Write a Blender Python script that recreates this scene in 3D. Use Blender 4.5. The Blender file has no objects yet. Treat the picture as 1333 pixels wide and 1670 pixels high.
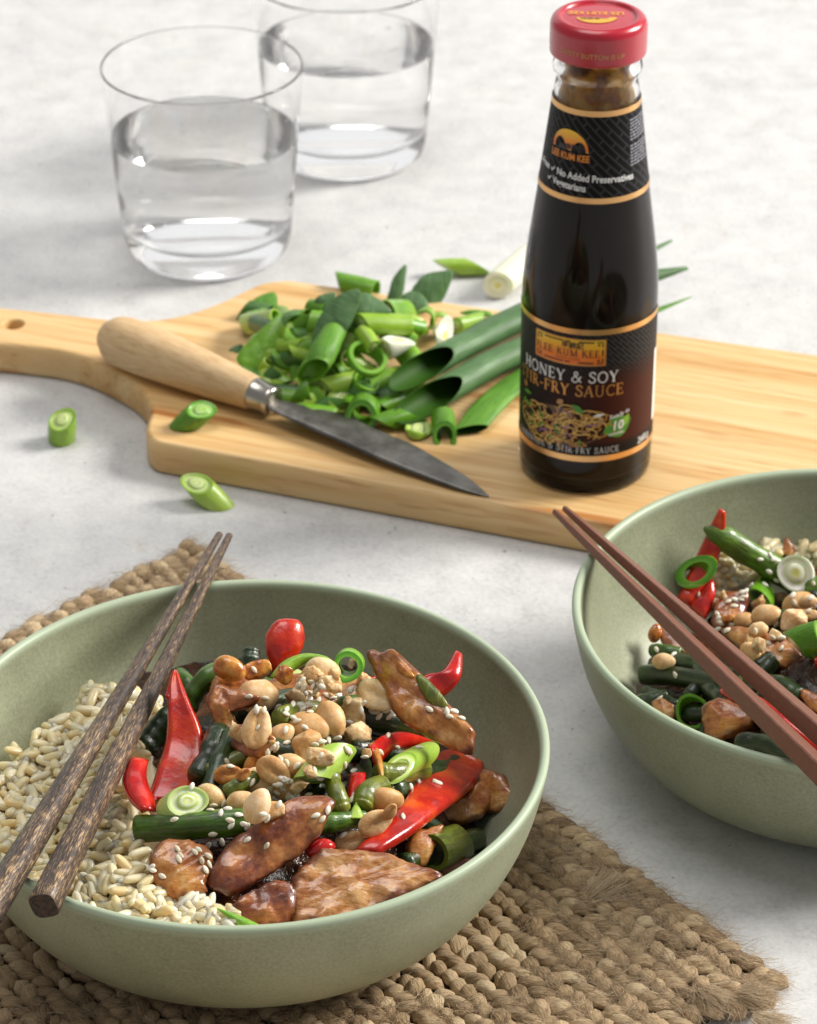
import bpy, bmesh, math, random
from math import sin, cos, pi, radians, sqrt
from mathutils import Vector, Matrix, noise as MN
random.seed(7)
R = random.Random(11)
SC = bpy.context.scene
COL = SC.collection
CM = 0.01                       # everything below is laid out in centimetres

# ------------------------------------------------------------------ camera
FOC, PITCH, CAMH = 5144.5, 0.5369, 65.577     # focal length in photo pixels (photo 1333 x 1670), tilt, height above the table
CU, CV = 666.5, 835.0
CP, SP = cos(PITCH), sin(PITCH)
cam_d = bpy.data.cameras.new('camera'); cam = bpy.data.objects.new('camera', cam_d); COL.objects.link(cam)
cam.location = (0, 0, CAMH * CM); cam.rotation_euler = (pi / 2 - PITCH, 0, 0)
cam_d.sensor_fit = 'VERTICAL'; cam_d.sensor_height = 36; cam_d.sensor_width = 28.7
cam_d.lens = FOC / 1670 * 36
cam_d.clip_start = 0.05; cam_d.clip_end = 60
cam_d.dof.use_dof = True; cam_d.dof.focus_distance = 1.00; cam_d.dof.aperture_fstop = 26
SC.camera = cam

# ------------------------------------------------------------------ light: a pale studio, one big soft lamp behind right
SC.view_settings.view_transform = 'Standard'; SC.view_settings.look = 'None'
SC.view_settings.exposure = 0.06; SC.view_settings.gamma = 1.0
W = bpy.data.worlds.new('World'); SC.world = W; W.use_nodes = True
W.node_tree.nodes['Background'].inputs[0].default_value = (1.0, 0.99, 0.975, 1)
W.node_tree.nodes['Background'].inputs[1].default_value = 0.26
def lamp(name, loc, target, size, power, col):
    d = bpy.data.lights.new(name, 'AREA'); o = bpy.data.objects.new(name, d); COL.objects.link(o)
    d.shape = 'RECTANGLE'; d.size = size[0] * CM; d.size_y = size[1] * CM; d.energy = power; d.color = col
    o.location = Vector(loc) * CM
    o.rotation_euler = (Vector(target) - Vector(loc)).to_track_quat('-Z', 'Y').to_euler()
    return o
lamp('key_softbox', (470, 235, 320), (0, 100, 0), (215, 215), 540, (1.0, 0.96, 0.90))
lamp('overhead_softbox', (-25, 120, 235), (-5, 110, 0), (120, 120), 20, (1.0, 0.99, 0.97))
lamp('added_back_panel', (-20, 330, 85), (0, 110, 10), (340, 170), 11, (0.98, 0.99, 1.0))  # added light panel, not a window: brightens what the glasses reflect and refract
SC.cycles.use_denoising = True
SC.cycles.max_bounces = 32; SC.cycles.transmission_bounces = 32; SC.cycles.transparent_max_bounces = 12
SC.cycles.diffuse_bounces = 4; SC.cycles.glossy_bounces = 6
SC.cycles.caustics_reflective = True; SC.cycles.caustics_refractive = True
SC.cycles.sample_clamp_indirect = 14.0; SC.cycles.blur_glossy = 1.0

# ------------------------------------------------------------------ measuring: photo pixel -> ray -> place on a real surface
CAM = Vector((0, 0, CAMH))
RIGHT, UP, FWD = Vector((1, 0, 0)), Vector((0, SP, CP)), Vector((0, CP, -SP))
def ray(u, v):
    return FWD + RIGHT * ((u - CU) / FOC) - UP * ((v - CV) / FOC)
def un(u, v, z=0.0):
    r = ray(u, v); return CAM + r * ((z - CAMH) / r.z)
def proj(p):
    d = Vector(p) - CAM; zc = d.dot(FWD)
    return CU + d.dot(RIGHT) / zc * FOC, CV - d.dot(UP) / zc * FOC
def ppc(p):
    return FOC / (Vector(p) - CAM).dot(FWD)
def on_plane(u, v, c, n):
    r = ray(u, v); t = (c - CAM).dot(n) / r.dot(n); return CAM + r * t
def hit(u, v, hf, zmax=13.0):
    r = ray(u, v); z = zmax; p = un(u, v, z)
    while z > -0.5:
        p = un(u, v, z)
        if hf(p.x, p.y) >= z: break
        z -= 0.04
    return p
def hnorm(p, hf, e=.5):
    return Vector((hf(p.x - e, p.y) - hf(p.x + e, p.y), hf(p.x, p.y - e) - hf(p.x, p.y + e), 2 * e)).normalized()

# ------------------------------------------------------------------ objects
def link(name, mesh, parent=None):
    o = bpy.data.objects.new(name, mesh); COL.objects.link(o)
    if parent: o.parent = parent
    return o
def tag(o, label=None, cat=None, group=None, kind=None):
    if label: o['label'] = label
    if cat: o['category'] = cat
    if group: o['group'] = group
    if kind: o['kind'] = kind
    return o
def empty(name, loc, label, cat, group=None, rz=0):
    o = bpy.data.objects.new(name, None); COL.objects.link(o); o.location = Vector(loc) * CM; o.rotation_euler = (0, 0, rz)
    o.empty_display_size = .01
    return tag(o, label, cat, group)
class MB:
    """collects geometry in centimetres, with uv and one float attribute"""
    def __init__(s): s.v = []; s.f = []; s.a = []; s.uv = []; s.m = []
    def vert(s, p, a=0.0, uv=(0, 0)):
        s.v.append(Vector(p)); s.a.append(a); s.uv.append(uv); return len(s.v) - 1
    def face(s, ids, m=0): s.f.append(tuple(ids)); s.m.append(m)
    def grid(s, rows, closed=False, m=0, flip=False):
        for i in range(len(rows) - 1):
            a, b = rows[i], rows[i + 1]; n = len(a)
            for j in range(n if closed else n - 1):
                k = (j + 1) % n
                q = (a[j], a[k], b[k], b[j])
                s.face(q[::-1] if flip else q, m)
    def fan(s, c, ring, m=0, flip=False):
        n = len(ring)
        for j in range(n):
            q = (c, ring[j], ring[(j + 1) % n]); s.face(q[::-1] if flip else q, m)
    def cull(s):
        k = [i for i, f in enumerate(s.f) if not all(s.a[j] > .5 for j in f)]; s.f = [s.f[i] for i in k]; s.m = [s.m[i] for i in k]; s.a = [0.0] * len(s.a)
        used = sorted({j for f in s.f for j in f}); ix = {j: i for i, j in enumerate(used)}
        s.v = [s.v[j] for j in used]; s.uv = [s.uv[j] for j in used]; s.a = [0.0] * len(used); s.f = [tuple(ix[j] for j in f) for f in s.f]
    def mesh(s, name, mats, origin, rz=0.0, smooth=True):
        me = bpy.data.meshes.new(name)
        M = Matrix.Rotation(-rz, 3, 'Z')
        me.from_pydata([tuple((M @ (p - origin)) * CM) for p in s.v], [], s.f)
        for m in mats: me.materials.append(m)
        if len(mats) > 1: me.polygons.foreach_set('material_index', s.m)
        if smooth: me.polygons.foreach_set('use_smooth', [True] * len(me.polygons))
        at = me.attributes.new('tone', 'FLOAT', 'POINT'); at.data.foreach_set('value', s.a)
        ul = me.uv_layers.new(name='UVMap')
        for lp in me.loops: ul.data[lp.index].uv = s.uv[lp.vertex_index]
        me.update(); return me
    def build(s, name, mats, parent=None, origin=None, rz=0.0, smooth=True, recalc=True):
        if not isinstance(mats, (list, tuple)): mats = [mats]
        if origin is None:
            xs = [p.x for p in s.v]; ys = [p.y for p in s.v]; zs = [p.z for p in s.v]
            origin = Vector(((min(xs) + max(xs)) / 2, (min(ys) + max(ys)) / 2, min(zs)))
        origin = Vector(origin)
        me = s.mesh(name, mats, origin, rz, smooth)
        if recalc:
            bm = bmesh.new(); bm.from_mesh(me); bmesh.ops.recalc_face_normals(bm, faces=bm.faces); bm.to_mesh(me); bm.free()
        o = link(name, me, parent)
        if parent is not None:
            o.location = Matrix.Rotation(-parent.rotation_euler.z, 3, 'Z') @ (origin * CM - parent.location)
            o.rotation_euler = (0, 0, rz - parent.rotation_euler.z)
        else:
            o.location = origin * CM; o.rotation_euler = (0, 0, rz)
        return o
def catmull(pts, n, closed=False):
    """n samples along a smooth curve through pts (tuples or Vectors of any length)"""
    P = [Vector(p) for p in pts]; m = len(P); out = []
    segs = m if closed else m - 1
    for i in range(n):
        t = i / n * segs if closed else i / (n - 1) * segs
        k = min(int(t), segs - 1); f = t - k
        g = (lambda j: P[j % m]) if closed else (lambda j: P[max(0, min(m - 1, j))])
        a, b, c, d = g(k - 1), g(k), g(k + 1), g(k + 2)
        out.append(0.5 * ((2 * b) + (c - a) * f + (2 * a - 5 * b + 4 * c - d) * f * f + (3 * b - a - 3 * c + d) * f ** 3))
    return out
def lathe(mb, prof, c, n=64, m=0, a=None, squash=1.0):
    """revolve (r, z) pairs round the vertical through c; profile goes in order along the surface"""
    rows = []
    c = Vector(c); L = 0
    for i, (r, z) in enumerate(prof):
        if i: L += math.hypot(r - prof[i - 1][0], z - prof[i - 1][1])
        if r < 1e-5:
            rows.append([mb.vert(c + Vector((0, 0, z)), 0 if a is None else a[i], (0, L))] * n)
        else:
            rows.append([mb.vert(c + Vector((r * cos(2 * pi * j / n), r * sin(2 * pi * j / n), z)), 0 if a is None else a[i], (r * 2 * pi * j / n, L)) for j in range(n)])
    for i in range(len(rows) - 1):
        A, B = rows[i], rows[i + 1]
        for j in range(n):
            k = (j + 1) % n
            q = []
            for x in (A[j], A[k], B[k], B[j]):
                if x not in q: q.append(x)
            if len(q) > 2: mb.face(q, m)
def smooth_prof(pts, n): return [(p[0], p[1]) for p in catmull([(a, b, 0) for a, b in pts], n)]
def frames(pts):
    """parallel-transport frames along a 3-D polyline"""
    T = []
    for i in range(len(pts)):
        a = pts[max(0, i - 1)]; b = pts[min(len(pts) - 1, i + 1)]; T.append((b - a).normalized())
    N = T[0].cross(Vector((0, 0, 1)))
    if N.length < .1: N = T[0].cross(Vector((0, 1, 0)))
    N.normalize(); out = []
    for t in T:
        N = (N - t * N.dot(t)).normalized(); out.append((t, N, t.cross(N)))
    return out
def tube(mb, pts, rad, n=16, shape=None, m=0, caps=True, tone=None, roundcap=0):
    """sweep; rad is a list; shape(i, ang)->(x,y) factors"""
    fr = frames(pts); rows = []; L = 0
    P = list(pts); RR = list(rad)
    if roundcap:
        for side in (0, 1):
            p, t, r = (P[0], -fr[0][0], RR[0]) if side == 0 else (P[-1], fr[-1][0], RR[-1])
            ex = [(p + t * r * roundcap * sin(q), r * cos(q)) for q in (radians(25), radians(50), radians(72))]
            f0 = fr[0] if side == 0 else fr[-1]
            if side == 0:
                for e in ex: P.insert(0, e[0]); RR.insert(0, e[1]); fr.insert(0, f0)
            else:
                for e in ex: P.append(e[0]); RR.append(e[1]); fr.append(f0)
    for i, p in enumerate(P):
        if i: L += (p - P[i - 1]).length
        row = []
        for j in range(n):
            an = 2 * pi * j / n
            sx, sy = shape(i / (len(P) - 1), an) if shape else (cos(an), sin(an))
            row.append(mb.vert(p + (fr[i][1] * sx + fr[i][2] * sy) * RR[i], tone[min(i, len(tone) - 1)] if tone else 0, (j / n * 2 * pi * max(RR), L)))
        rows.append(row)
    mb.grid(rows, True, m)
    if caps:
        for row, p in ((rows[0], P[0]), (rows[-1], P[-1])):
            c = mb.vert(p, tone[0] if tone else 0, (0, 0)); mb.fan(c, row, m)
    return rows
def nz(p, s, seed=0.0): return MN.noise(Vector((p[0] * s + seed * 7.3, p[1] * s - seed * 3.1, p[2] * s + seed)))
def squircle(k=.5):
    def f(i, an):
        c, s = cos(an), sin(an); q = (abs(c) ** (2 / k) + abs(s) ** (2 / k)) ** (-k / 2); return c * q, s * q
    return f

# ------------------------------------------------------------------ materials
def hx(h, k=1.0):
    h = h.lstrip('#'); out = []
    for i in (0, 2, 4):
        c = int(h[i:i + 2], 16) / 255; c = c / 12.92 if c <= .04045 else ((c + .055) / 1.055) ** 2.4; out.append(c * k)
    return (*out, 1)
class NT:
    def __init__(s, name):
        s.mat = bpy.data.materials.new(name); s.mat.use_nodes = True; s.t = s.mat.node_tree
        s.p = s.t.nodes['Principled BSDF']; s.out = s.t.nodes['Material Output']
    def n(s, typ, **kw):
        x = s.t.nodes.new(typ)
        for k, v in kw.items():
            if k.startswith('_'): setattr(x, k[1:], v)
            else:
                key = int(k[1:]) if k[0] == 'i' and k[1:].isdigit() else k.replace('_', ' ')
                if hasattr(v, 'is_output') : s.t.links.new(v, x.inputs[key])
                else: x.inputs[key].default_value = v
        return x
    def l(s, a, b): s.t.links.new(a, b)
    def coord(s, kind='Object', scale=(1, 1, 1)):
        tc = s.n('ShaderNodeTexCoord'); mp = s.n('ShaderNodeMapping'); s.l(tc.outputs[kind], mp.inputs[0]); mp.inputs['Scale'].default_value = scale
        return mp
    def ramp(s, fac, stops, interp='LINEAR'):
        r = s.n('ShaderNodeValToRGB'); r.color_ramp.interpolation = interp
        while len(r.color_ramp.elements) < len(stops): r.color_ramp.elements.new(.5)
        for e, (p, c) in zip(r.color_ramp.elements, stops): e.position = p; e.color = hx(c) if isinstance(c, str) else (*c[:3], 1)
        s.l(fac, r.inputs[0]); return r.outputs[0]
    def noise(s, vec, scale, detail=4, rough=.55, dist=0.0):
        x = s.n('ShaderNodeTexNoise'); s.l(vec, x.inputs['Vector']); x.inputs['Scale'].default_value = scale
        x.inputs['Detail'].default_value = detail; x.inputs['Roughness'].default_value = rough; x.inputs['Distortion'].default_value = dist
        return x.outputs['Fac']
    def math(s, op, a, b=None, c=None, clamp=False):
        x = s.n('ShaderNodeMath', _operation=op); x.use_clamp = clamp
        for i, q in enumerate((a, b, c)):
            if q is None: continue
            if hasattr(q, 'is_output'): s.l(q, x.inputs[i])
            else: x.inputs[i].default_value = q
        return x.outputs[0]
    def mix(s, fac, a, b, mode='MIX'):
        x = s.n('ShaderNodeMix', _data_type='RGBA', _blend_type=mode)
        for q, i in ((fac, 0), (a, 6), (b, 7)):
            if hasattr(q, 'is_output'): s.l(q, x.inputs[i])
            elif i == 0: x.inputs[0].default_value = q
            else: x.inputs[i].default_value = hx(q) if isinstance(q, str) else q
        return x.outputs[2]
    def bump(s, h, strength, dist, prev=None):
        b = s.n('ShaderNodeBump'); s.l(h, b.inputs['Height']); b.inputs['Strength'].default_value = strength; b.inputs['Distance'].default_value = dist
        if prev is not None: s.l(prev, b.inputs['Normal'])
        return b.outputs[0]
    def set(s, **kw):
        for k, v in kw.items():
            k = k.replace('_', ' ')
            if hasattr(v, 'is_output'): s.l(v, s.p.inputs[k])
            else: s.p.inputs[k].default_value = hx(v) if isinstance(v, str) else v
        return s
    def rnd(s):
        return s.n('ShaderNodeObjectInfo').outputs['Random']
    def attr(s, name='tone'):
        return s.n('ShaderNodeAttribute', _attribute_name=name).outputs['Fac']
def food(name, stops, scale, rough=.4, bump=((400, .4, .0004),), coat=0.0, coat_r=.1, sss=0.0, sss_r=(.004, .002, .001), stretch=(1, 1, 1), spec=.5, rvar=.12, fine=.0, coordk='Object'):
    m = NT(name); c = m.coord(coordk, stretch)
    f = m.noise(c.outputs[0], scale, 5)
    f = m.math('ADD', f, m.math('MULTIPLY', m.math('SUBTRACT', m.rnd(), .5), rvar))
    if fine:
        f = m.math('ADD', f, m.math('MULTIPLY', m.math('SUBTRACT', m.noise(c.outputs[0], scale * 6, 3), .5), fine))
    f = m.math('MULTIPLY_ADD', m.math('SUBTRACT', f, .5), 1.7, .5)
    col = m.ramp(f, stops)
    nrm = None
    for (s_, st, d_) in bump: nrm = m.bump(m.noise(c.outputs[0], s_, 4), st, d_, nrm)
    m.set(Base_Color=col, Roughness=rough, Coat_Weight=coat, Coat_Roughness=coat_r, Specular_IOR_Level=spec)
    if nrm is not None: m.set(Normal=nrm)
    if sss:
        m.set(Subsurface_Weight=sss, Subsurface_Radius=sss_r, Subsurface_Scale=1.0)
    return m.mat
# ================================================================== THE SETTING
m = NT('pale_plaster'); c = m.coord('Object'); o_ = c.outputs[0]
n1 = m.noise(o_, 9, 6, .6); n2 = m.noise(o_, 60, 5, .65); n3 = m.noise(o_, 480, 3, .6)
f = m.math('ADD', m.math('MULTIPLY', n1, .22), m.math('ADD', m.math('MULTIPLY', n2, .5), m.math('MULTIPLY', n3, .28)))
colr = m.ramp(f, [(.34, '#b4b4b4'), (.46, '#c7c7c7'), (.56, '#d0d0cf'), (.68, '#dadad8')])
st = m.ramp(m.noise(o_, 22, 6, .7, .6), [(.6, '#ffffff'), (.7, '#f6f3ee'), (.82, '#ebe5dc')])
colr = m.mix(1.0, colr, st, 'MULTIPLY')
sp = m.ramp(m.noise(o_, 330, 3, .55), [(.285, '#5d5a57'), (.33, '#ffffff')])
sp2 = m.ramp(m.noise(o_, 42, 3, .6), [(.42, '#000000'), (.6, '#ffffff')])
colr = m.mix(m.math('MULTIPLY', sp2, .75), colr, m.mix(1.0, colr, sp, 'MULTIPLY'))
nr = m.bump(n3, .25, .0003); nr = m.bump(n2, .3, .0012, nr)
m.set(Base_Color=colr, Roughness=m.math('MULTIPLY_ADD', n2, .25, .42), Normal=nr, Specular_IOR_Level=.4)
PLASTER = m.mat
mb = MB()
g = 24
rows = [[mb.vert((-220 + 440 * j / g, -60 + 460 * i / g, 0), 0, (j, i)) for j in range(g + 1)] for i in range(g + 1)]
mb.grid(rows)
tag(mb.build('table_top', PLASTER, origin=(0, 100, 0)), 'pale grey plaster table top with faint specks', kind='structure')

# ------------------------------------------------------------------ bowls
m = NT('sage_glaze'); c = m.coord('Object'); o_ = c.outputs[0]
sp = m.noise(o_, 900, 2, .6); big = m.noise(o_, 14, 4)
colr = m.ramp(m.math('MULTIPLY_ADD', m.math('SUBTRACT', sp, .5), .55, big), [(.28, '#7c8068'), (.5, '#91967b'), (.75, '#a5a991')])
# the glaze thins to a paler green on the lip (tone attribute)
colr = m.mix(m.attr(), colr, '#a9b79c')
m.set(Base_Color=colr, Roughness=.48, Specular_IOR_Level=.45, Coat_Weight=.12, Coat_Roughness=.3, Normal=m.bump(m.noise(o_, 500, 3), .12, .0002))
GLAZE = m.mat
B1, B2 = Vector((-5.357, 85.04, .68)), Vector((15.775, 94.09, 0.004))
OUT = [(0, .16), (5.0, .14), (5.5, 0), (6.2, .03), (7.2, .36), (8.2, 1.12), (9.0, 2.25), (9.58, 3.6), (9.9, 4.9), (9.99, 5.42)]
LIP = [(9.99, 5.5), (9.95, 5.58), (9.86, 5.62), (9.76, 5.6), (9.69, 5.52)]
INN = [(9.66, 5.4), (9.5, 4.6), (9.1, 3.35), (8.35, 1.95), (7.3, .95), (5.8, .56), (0, .5)]
INNS = sorted(smooth_prof(INN, 60))
def bowl_in(r):
    P = INNS
    if r > P[-1][0]: return 5.6
    for (a, b), (c_, d) in zip(P, P[1:]):
        if a <= r <= c_: return b + (d - b) * (r - a) / (c_ - a)
    return P[0][1]
def bowl(c, label):
    mb = MB(); prof = OUT[:3] + smooth_prof(OUT[2:], 26)[1:] + LIP + smooth_prof(INN, 30)
    tone = [1.0 if (z > 5.45 and r > 9.6) else (.45 if z > 5.3 and r > 9.6 else 0.0) for r, z in prof]
    lathe(mb, prof, c, 128, a=tone)
    o = mb.build('bowl', GLAZE, origin=c); tag(o, label, 'bowl', 'sage green stoneware bowls'); return o
bowl(B1, 'sage green stoneware bowl on the jute mat, holding rice and stir-fry')
bowl(B2, 'sage green stoneware bowl on the bare table, under the plain brown chopsticks')

# ------------------------------------------------------------------ cutting board
BZ = 1.5
m = NT('bamboo'); c = m.coord('Object'); o_ = c.outputs[0]
sx = m.n('ShaderNodeSeparateXYZ'); m.l(o_, sx.inputs[0])
def board_streak(vec_scale, sc, det): 
    cc = m.coord('Object', vec_scale); return m.noise(cc.outputs[0], sc, det, .6)
s1 = board_streak((5, 130, 60), 1.6, 4); s2 = board_streak((2, 60, 40), 1.0, 3); s3 = board_streak((30, 700, 300), 1.0, 2)
strip = m.n('ShaderNodeTexWhiteNoise', _noise_dimensions='1D'); m.l(m.math('FLOOR', m.math('MULTIPLY', sx.outputs[1], 52)), strip.inputs['W'])
f = m.math('ADD', m.math('MULTIPLY', s1, .5), m.math('ADD', m.math('MULTIPLY', s2, .35), m.math('MULTIPLY_ADD', strip.outputs[0], .1, .03)))
colr = m.ramp(f, [(.28, '#bb8c52'), (.40, '#d2a76c'), (.5, '#deb981'), (.6, '#e6c591'), (.74, '#eed4a8')])
knot = m.ramp(board_streak((8, 40, 40), 1.3, 2), [(.66, '#ffffff'), (.74, '#cf9a5e'), (.8, '#b98247')])
colr = m.mix(.8, colr, m.mix(1.0, colr, knot, 'MULTIPLY'))
fineln = m.ramp(s3, [(.3, '#c9a477'), (.45, '#ffffff')])
colr = m.mix(.5, colr, m.mix(1.0, colr, fineln, 'MULTIPLY'))
m.set(Base_Color=colr, Roughness=.46, Normal=m.bump(s3, .25, .0003), Specular_IOR_Level=.4)
BAMBOO = m.mat
def bw(u, v): p = un(u, v, BZ); return Vector((p.x, p.y, 0))
fd = (bw(900, 838) - bw(300, 728)).normalized(); bd = (bw(1333, 577) - bw(470, 455)).normalized()
BRZ = math.atan2(fd.y, fd.x)
curve = [(262, 722), (249, 717), (240, 706), (239, 692), (245, 672), (241, 650), (226, 630), (200, 612), (172, 597), (140, 583), (100, 572), (50, 565), (0, 560), (-80, 555), (-135, 542), (-150, 520), (-128, 500), (-60, 496), (0, 500), (80, 508), (150, 516), (215, 521), (270, 518), (320, 506), (365, 489), (400, 472), (430, 460), (470, 455)]
ol = [Vector(p) for p in catmull([tuple(bw(*q)) for q in curve], 110)]
bend_ = bw(1333, 577) + bd * 9; fend_ = bw(900, 838) + fd * 17.5
for t in range(1, 14): ol.append(ol[109] + (bend_ - ol[109]) * t / 14)
for t in range(0, 9): 
    a = pi / 2 * t / 8; ol.append(bend_ + bd * 1.4 * sin(a) + (fend_ - bend_).normalized() * 1.4 * (1 - cos(a)))
for t in range(8, -1, -1):
    a = pi / 2 * t / 8; ol.append(fend_ + fd * 1.4 * sin(a) + (bend_ - fend_).normalized() * 1.4 * (1 - cos(a)))
p0 = fend_; 
for t in range(1, 20): ol.append(p0 + (ol[0] - p0) * t / 20)
def inset(loop, d):
    out = []
    n = len(loop); area = sum(loop[i].x * loop[(i + 1) % n].y - loop[(i + 1) % n].x * loop[i].y for i in range(n)); sg = 1 if area > 0 else -1
    for i in range(n):
        t = (loop[(i + 1) % n] - loop[i - 1]).normalized(); out.append(loop[i] + Vector((-t.y, t.x, 0)) * sg * d)
    return out
hc = bw(22, 528); HN = 28
def hole(r): return [hc + Vector((r * cos(2 * pi * i / HN), r * sin(2 * pi * i / HN), 0)) for i in range(HN)]
bm = bmesh.new()
def loopv(L, z): return [bm.verts.new((p.x, p.y, z)) for p in L]
lv = [(inset(ol, .16), .02), (inset(ol, .06), .06), (ol, .16), (ol, BZ - .2), (inset(ol, .06), BZ - .07), (inset(ol, .14), BZ - .015), (inset(ol, .22), BZ)]
lo = [loopv(*q) for q in lv]
ho = [loopv(hole(r), z) for r, z in ((.52, .02), (.45, .12), (.45, BZ - .12), (.48, BZ - .04), (.54, BZ))]
for seq in (lo, ho):
    for A, B in zip(seq, seq[1:]):
        for i in range(len(A)): bm.faces.new((A[i], A[(i + 1) % len(A)], B[(i + 1) % len(A)], B[i]))
for A, B in ((lo[0], ho[0]), (lo[-1], ho[-1])):
    bm.verts.index_update(); es = []
    for L in (A, B):
        for i in range(len(L)):
            e = bm.edges.get((L[i], L[(i + 1) % len(L)])); es.append(e)
    bmesh.ops.triangle_fill(bm, use_beauty=True, edges=es)
bmesh.ops.recalc_face_normals(bm, faces=bm.faces)
org = Vector((4, 114, 0)); Mi = Matrix.Rotation(-BRZ, 3, 'Z')
for v in bm.verts: v.co = (Mi @ (v.co - org)) * CM
me = bpy.data.meshes.new('cutting_board'); bm.to_mesh(me); bm.free(); me.materials.append(BAMBOO)
for p in me.polygons: p.use_smooth = len(p.vertices) == 4
o = link('cutting_board', me); o.location = org * CM; o.rotation_euler = (0, 0, BRZ)
tag(o, 'pale bamboo cutting board with a curved handle and hanging hole', 'cutting board')

# ------------------------------------------------------------------ knife
m = NT('beech_handle'); c = m.coord('UV', (6, 1.1, 1)); 
f = m.noise(c.outputs[0], 1.1, 5, .55, .8); c2 = m.coord('UV', (30, 1.5, 1)); f2 = m.noise(c2.outputs[0], 1.0, 3)
colr = m.ramp(m.math('ADD', m.math('MULTIPLY', f, .7), m.math('MULTIPLY', f2, .3)), [(.3, '#b48d5f'), (.48, '#cfae80'), (.7, '#dcc197')])
m.set(Base_Color=colr, Roughness=.5, Normal=m.bump(f2, .1, .0002)); BEECH = m.mat
m = NT('worn_steel'); c = m.coord('Object'); f = m.noise(c.outputs[0], 160, 5, .65); f1 = m.noise(c.outputs[0], 35, 4)
m.set(Base_Color=m.ramp(m.math('ADD', m.math('MULTIPLY', f, .5), m.math('MULTIPLY', f1, .5)), [(.35, '#55524e'), (.5, '#77746f'), (.68, '#9a9792')]), Metallic=.85, Roughness=m.math('MULTIPLY_ADD', f, .3, .3), Normal=m.bump(f, .2, .0002)); STEEL = m.mat
m = NT('ferrule_steel'); m.set(Base_Color='#b5b0a8', Metallic=1.0, Roughness=.28, Normal=m.bump(m.noise(m.coord('Object').outputs[0], 300, 3), .2, .0003)); FERR = m.mat
k0, k1, k2 = un(178, 548, BZ + 1.12), un(414, 641, BZ + .86), un(446, 655, BZ + .78)
knife = empty('knife', (un(414, 641, BZ).x, un(414, 641, BZ).y, BZ), 'small paring knife with pale wooden handle lying on the board under the chopped scallions', 'knife')
ax = (k1 - k0); mb = MB()
hp = [(0, .72), (.03, .93), (.08, 1.05), (.16, 1.10), (.3, 1.10), (.5, 1.02), (.7, .92), (.85, .82), (.95, .75), (1, .71)]
hp = smooth_prof(hp, 26)
tube(mb, [k0 + ax * t for t, r in hp], [r for t, r in hp], 36, squircle(.94), roundcap=.45)
mb.build('handle', BEECH, knife)
mb = MB(); q = k2 - k1
fp = [(-.02, .66), (0, .70), (.12, .70), (.2, .68), (.75, .62), (.85, .645), (1.0, .62), (1.05, .55)]
tube(mb, [k1 + q * t for t, r in fp], [r for t, r in fp], 32)
mb.build('ferrule', FERR, knife)
def zk(u): return BZ + .80 + (.09 - .80) * ((u - 440) / (796 - 440)) ** .8 if u > 440 else BZ + .8
up_ = [(438, 650), (470, 656), (558, 676), (610, 698), (640, 711), (674, 725), (716, 749), (764, 779), (797, 808)]
lo_ = [(433, 664), (460, 679), (490, 693), (575, 731), (625, 753), (665, 769), (730, 793), (770, 805), (798, 811)]
A = catmull([(a, b, 0) for a, b in up_], 40); Bq = catmull([(a, b, 0) for a, b in lo_], 40)
mb = MB(); rows = []
for i in range(40):
    a, b = un(A[i].x, A[i].y, zk(A[i].x)), un(Bq[i].x, Bq[i].y, zk(Bq[i].x) - .05)
    th = .11 * (1 - i / 39) + .02; row = []
    for t, h in ((0, 0), (.04, .5), (.5, .5), (.8, .42), (1, .02), (.8, -.42), (.5, -.5), (.04, -.5)):
        p = a.lerp(b, t); row.append(mb.vert(p + Vector((0, 0, th * h)), 0, (t, i / 39)))
    rows.append(row)
mb.grid(rows, True); mb.face(rows[0]); mb.face(rows[-1])
mb.build('blade', STEEL, knife)

# ------------------------------------------------------------------ tumblers of water
m = NT('clear_glass'); m.set(Base_Color=(1, 1, 1, 1), Roughness=0.0, IOR=1.3, Transmission_Weight=1.0); GLASS = m.mat
m = NT('water'); m.set(Base_Color=(1, 1, 1, 1), Roughness=0.0, IOR=1.2, Transmission_Weight=1.0); WATER = m.mat
def tumbler(base, label):
    t = empty('tumbler', base, label, 'glass', 'clear glass tumblers of water at the back')
    mb = MB()
    prof = [(0, .12), (2.9, .08), (3.25, 0), (3.55, .06), (3.82, .35), (3.95, .85), (4.02, 1.6), (4.28, 4.6), (4.62, 9.2), (4.63, 9.29), (4.6, 9.33), (4.59, 9.33), (4.565, 9.29), (4.555, 9.2), (4.215, 4.6), (3.93, 1.75), (3.76, 1.42), (3.3, 1.25), (2, 1.2), (0, 1.2)]
    lathe(mb, prof, base, 96); mb.build('glass_wall', GLASS, t, origin=base)
    mb = MB(); wz = 5.85
    def rin(z): return 3.93 + (z - 1.75) * (4.215 - 3.93) / 2.85 + .02
    lathe(mb, [(0, 1.17), (2, 1.17), (3.32, 1.22), (3.78, 1.4), (3.95, 1.75), (rin(3), 3), (rin(wz - .05), wz - .02), (rin(wz) - .03, wz + .03), (rin(wz) - .12, wz - .03), (rin(wz) - .4, wz - .06), (0, wz - .06)], base, 96)
    mb.build('water', WATER, t, origin=base)
g1 = un(329, 105, 9.33); tumbler(Vector((g1.x, g1.y, .006)), 'clear glass tumbler half full of water, nearer of the two, left of the other')
g2 = un(567, 249, 0); tumbler(Vector((g2.x, g2.y, .006)), 'clear glass tumbler half full of water, standing farther back and cut by the top edge')

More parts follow.
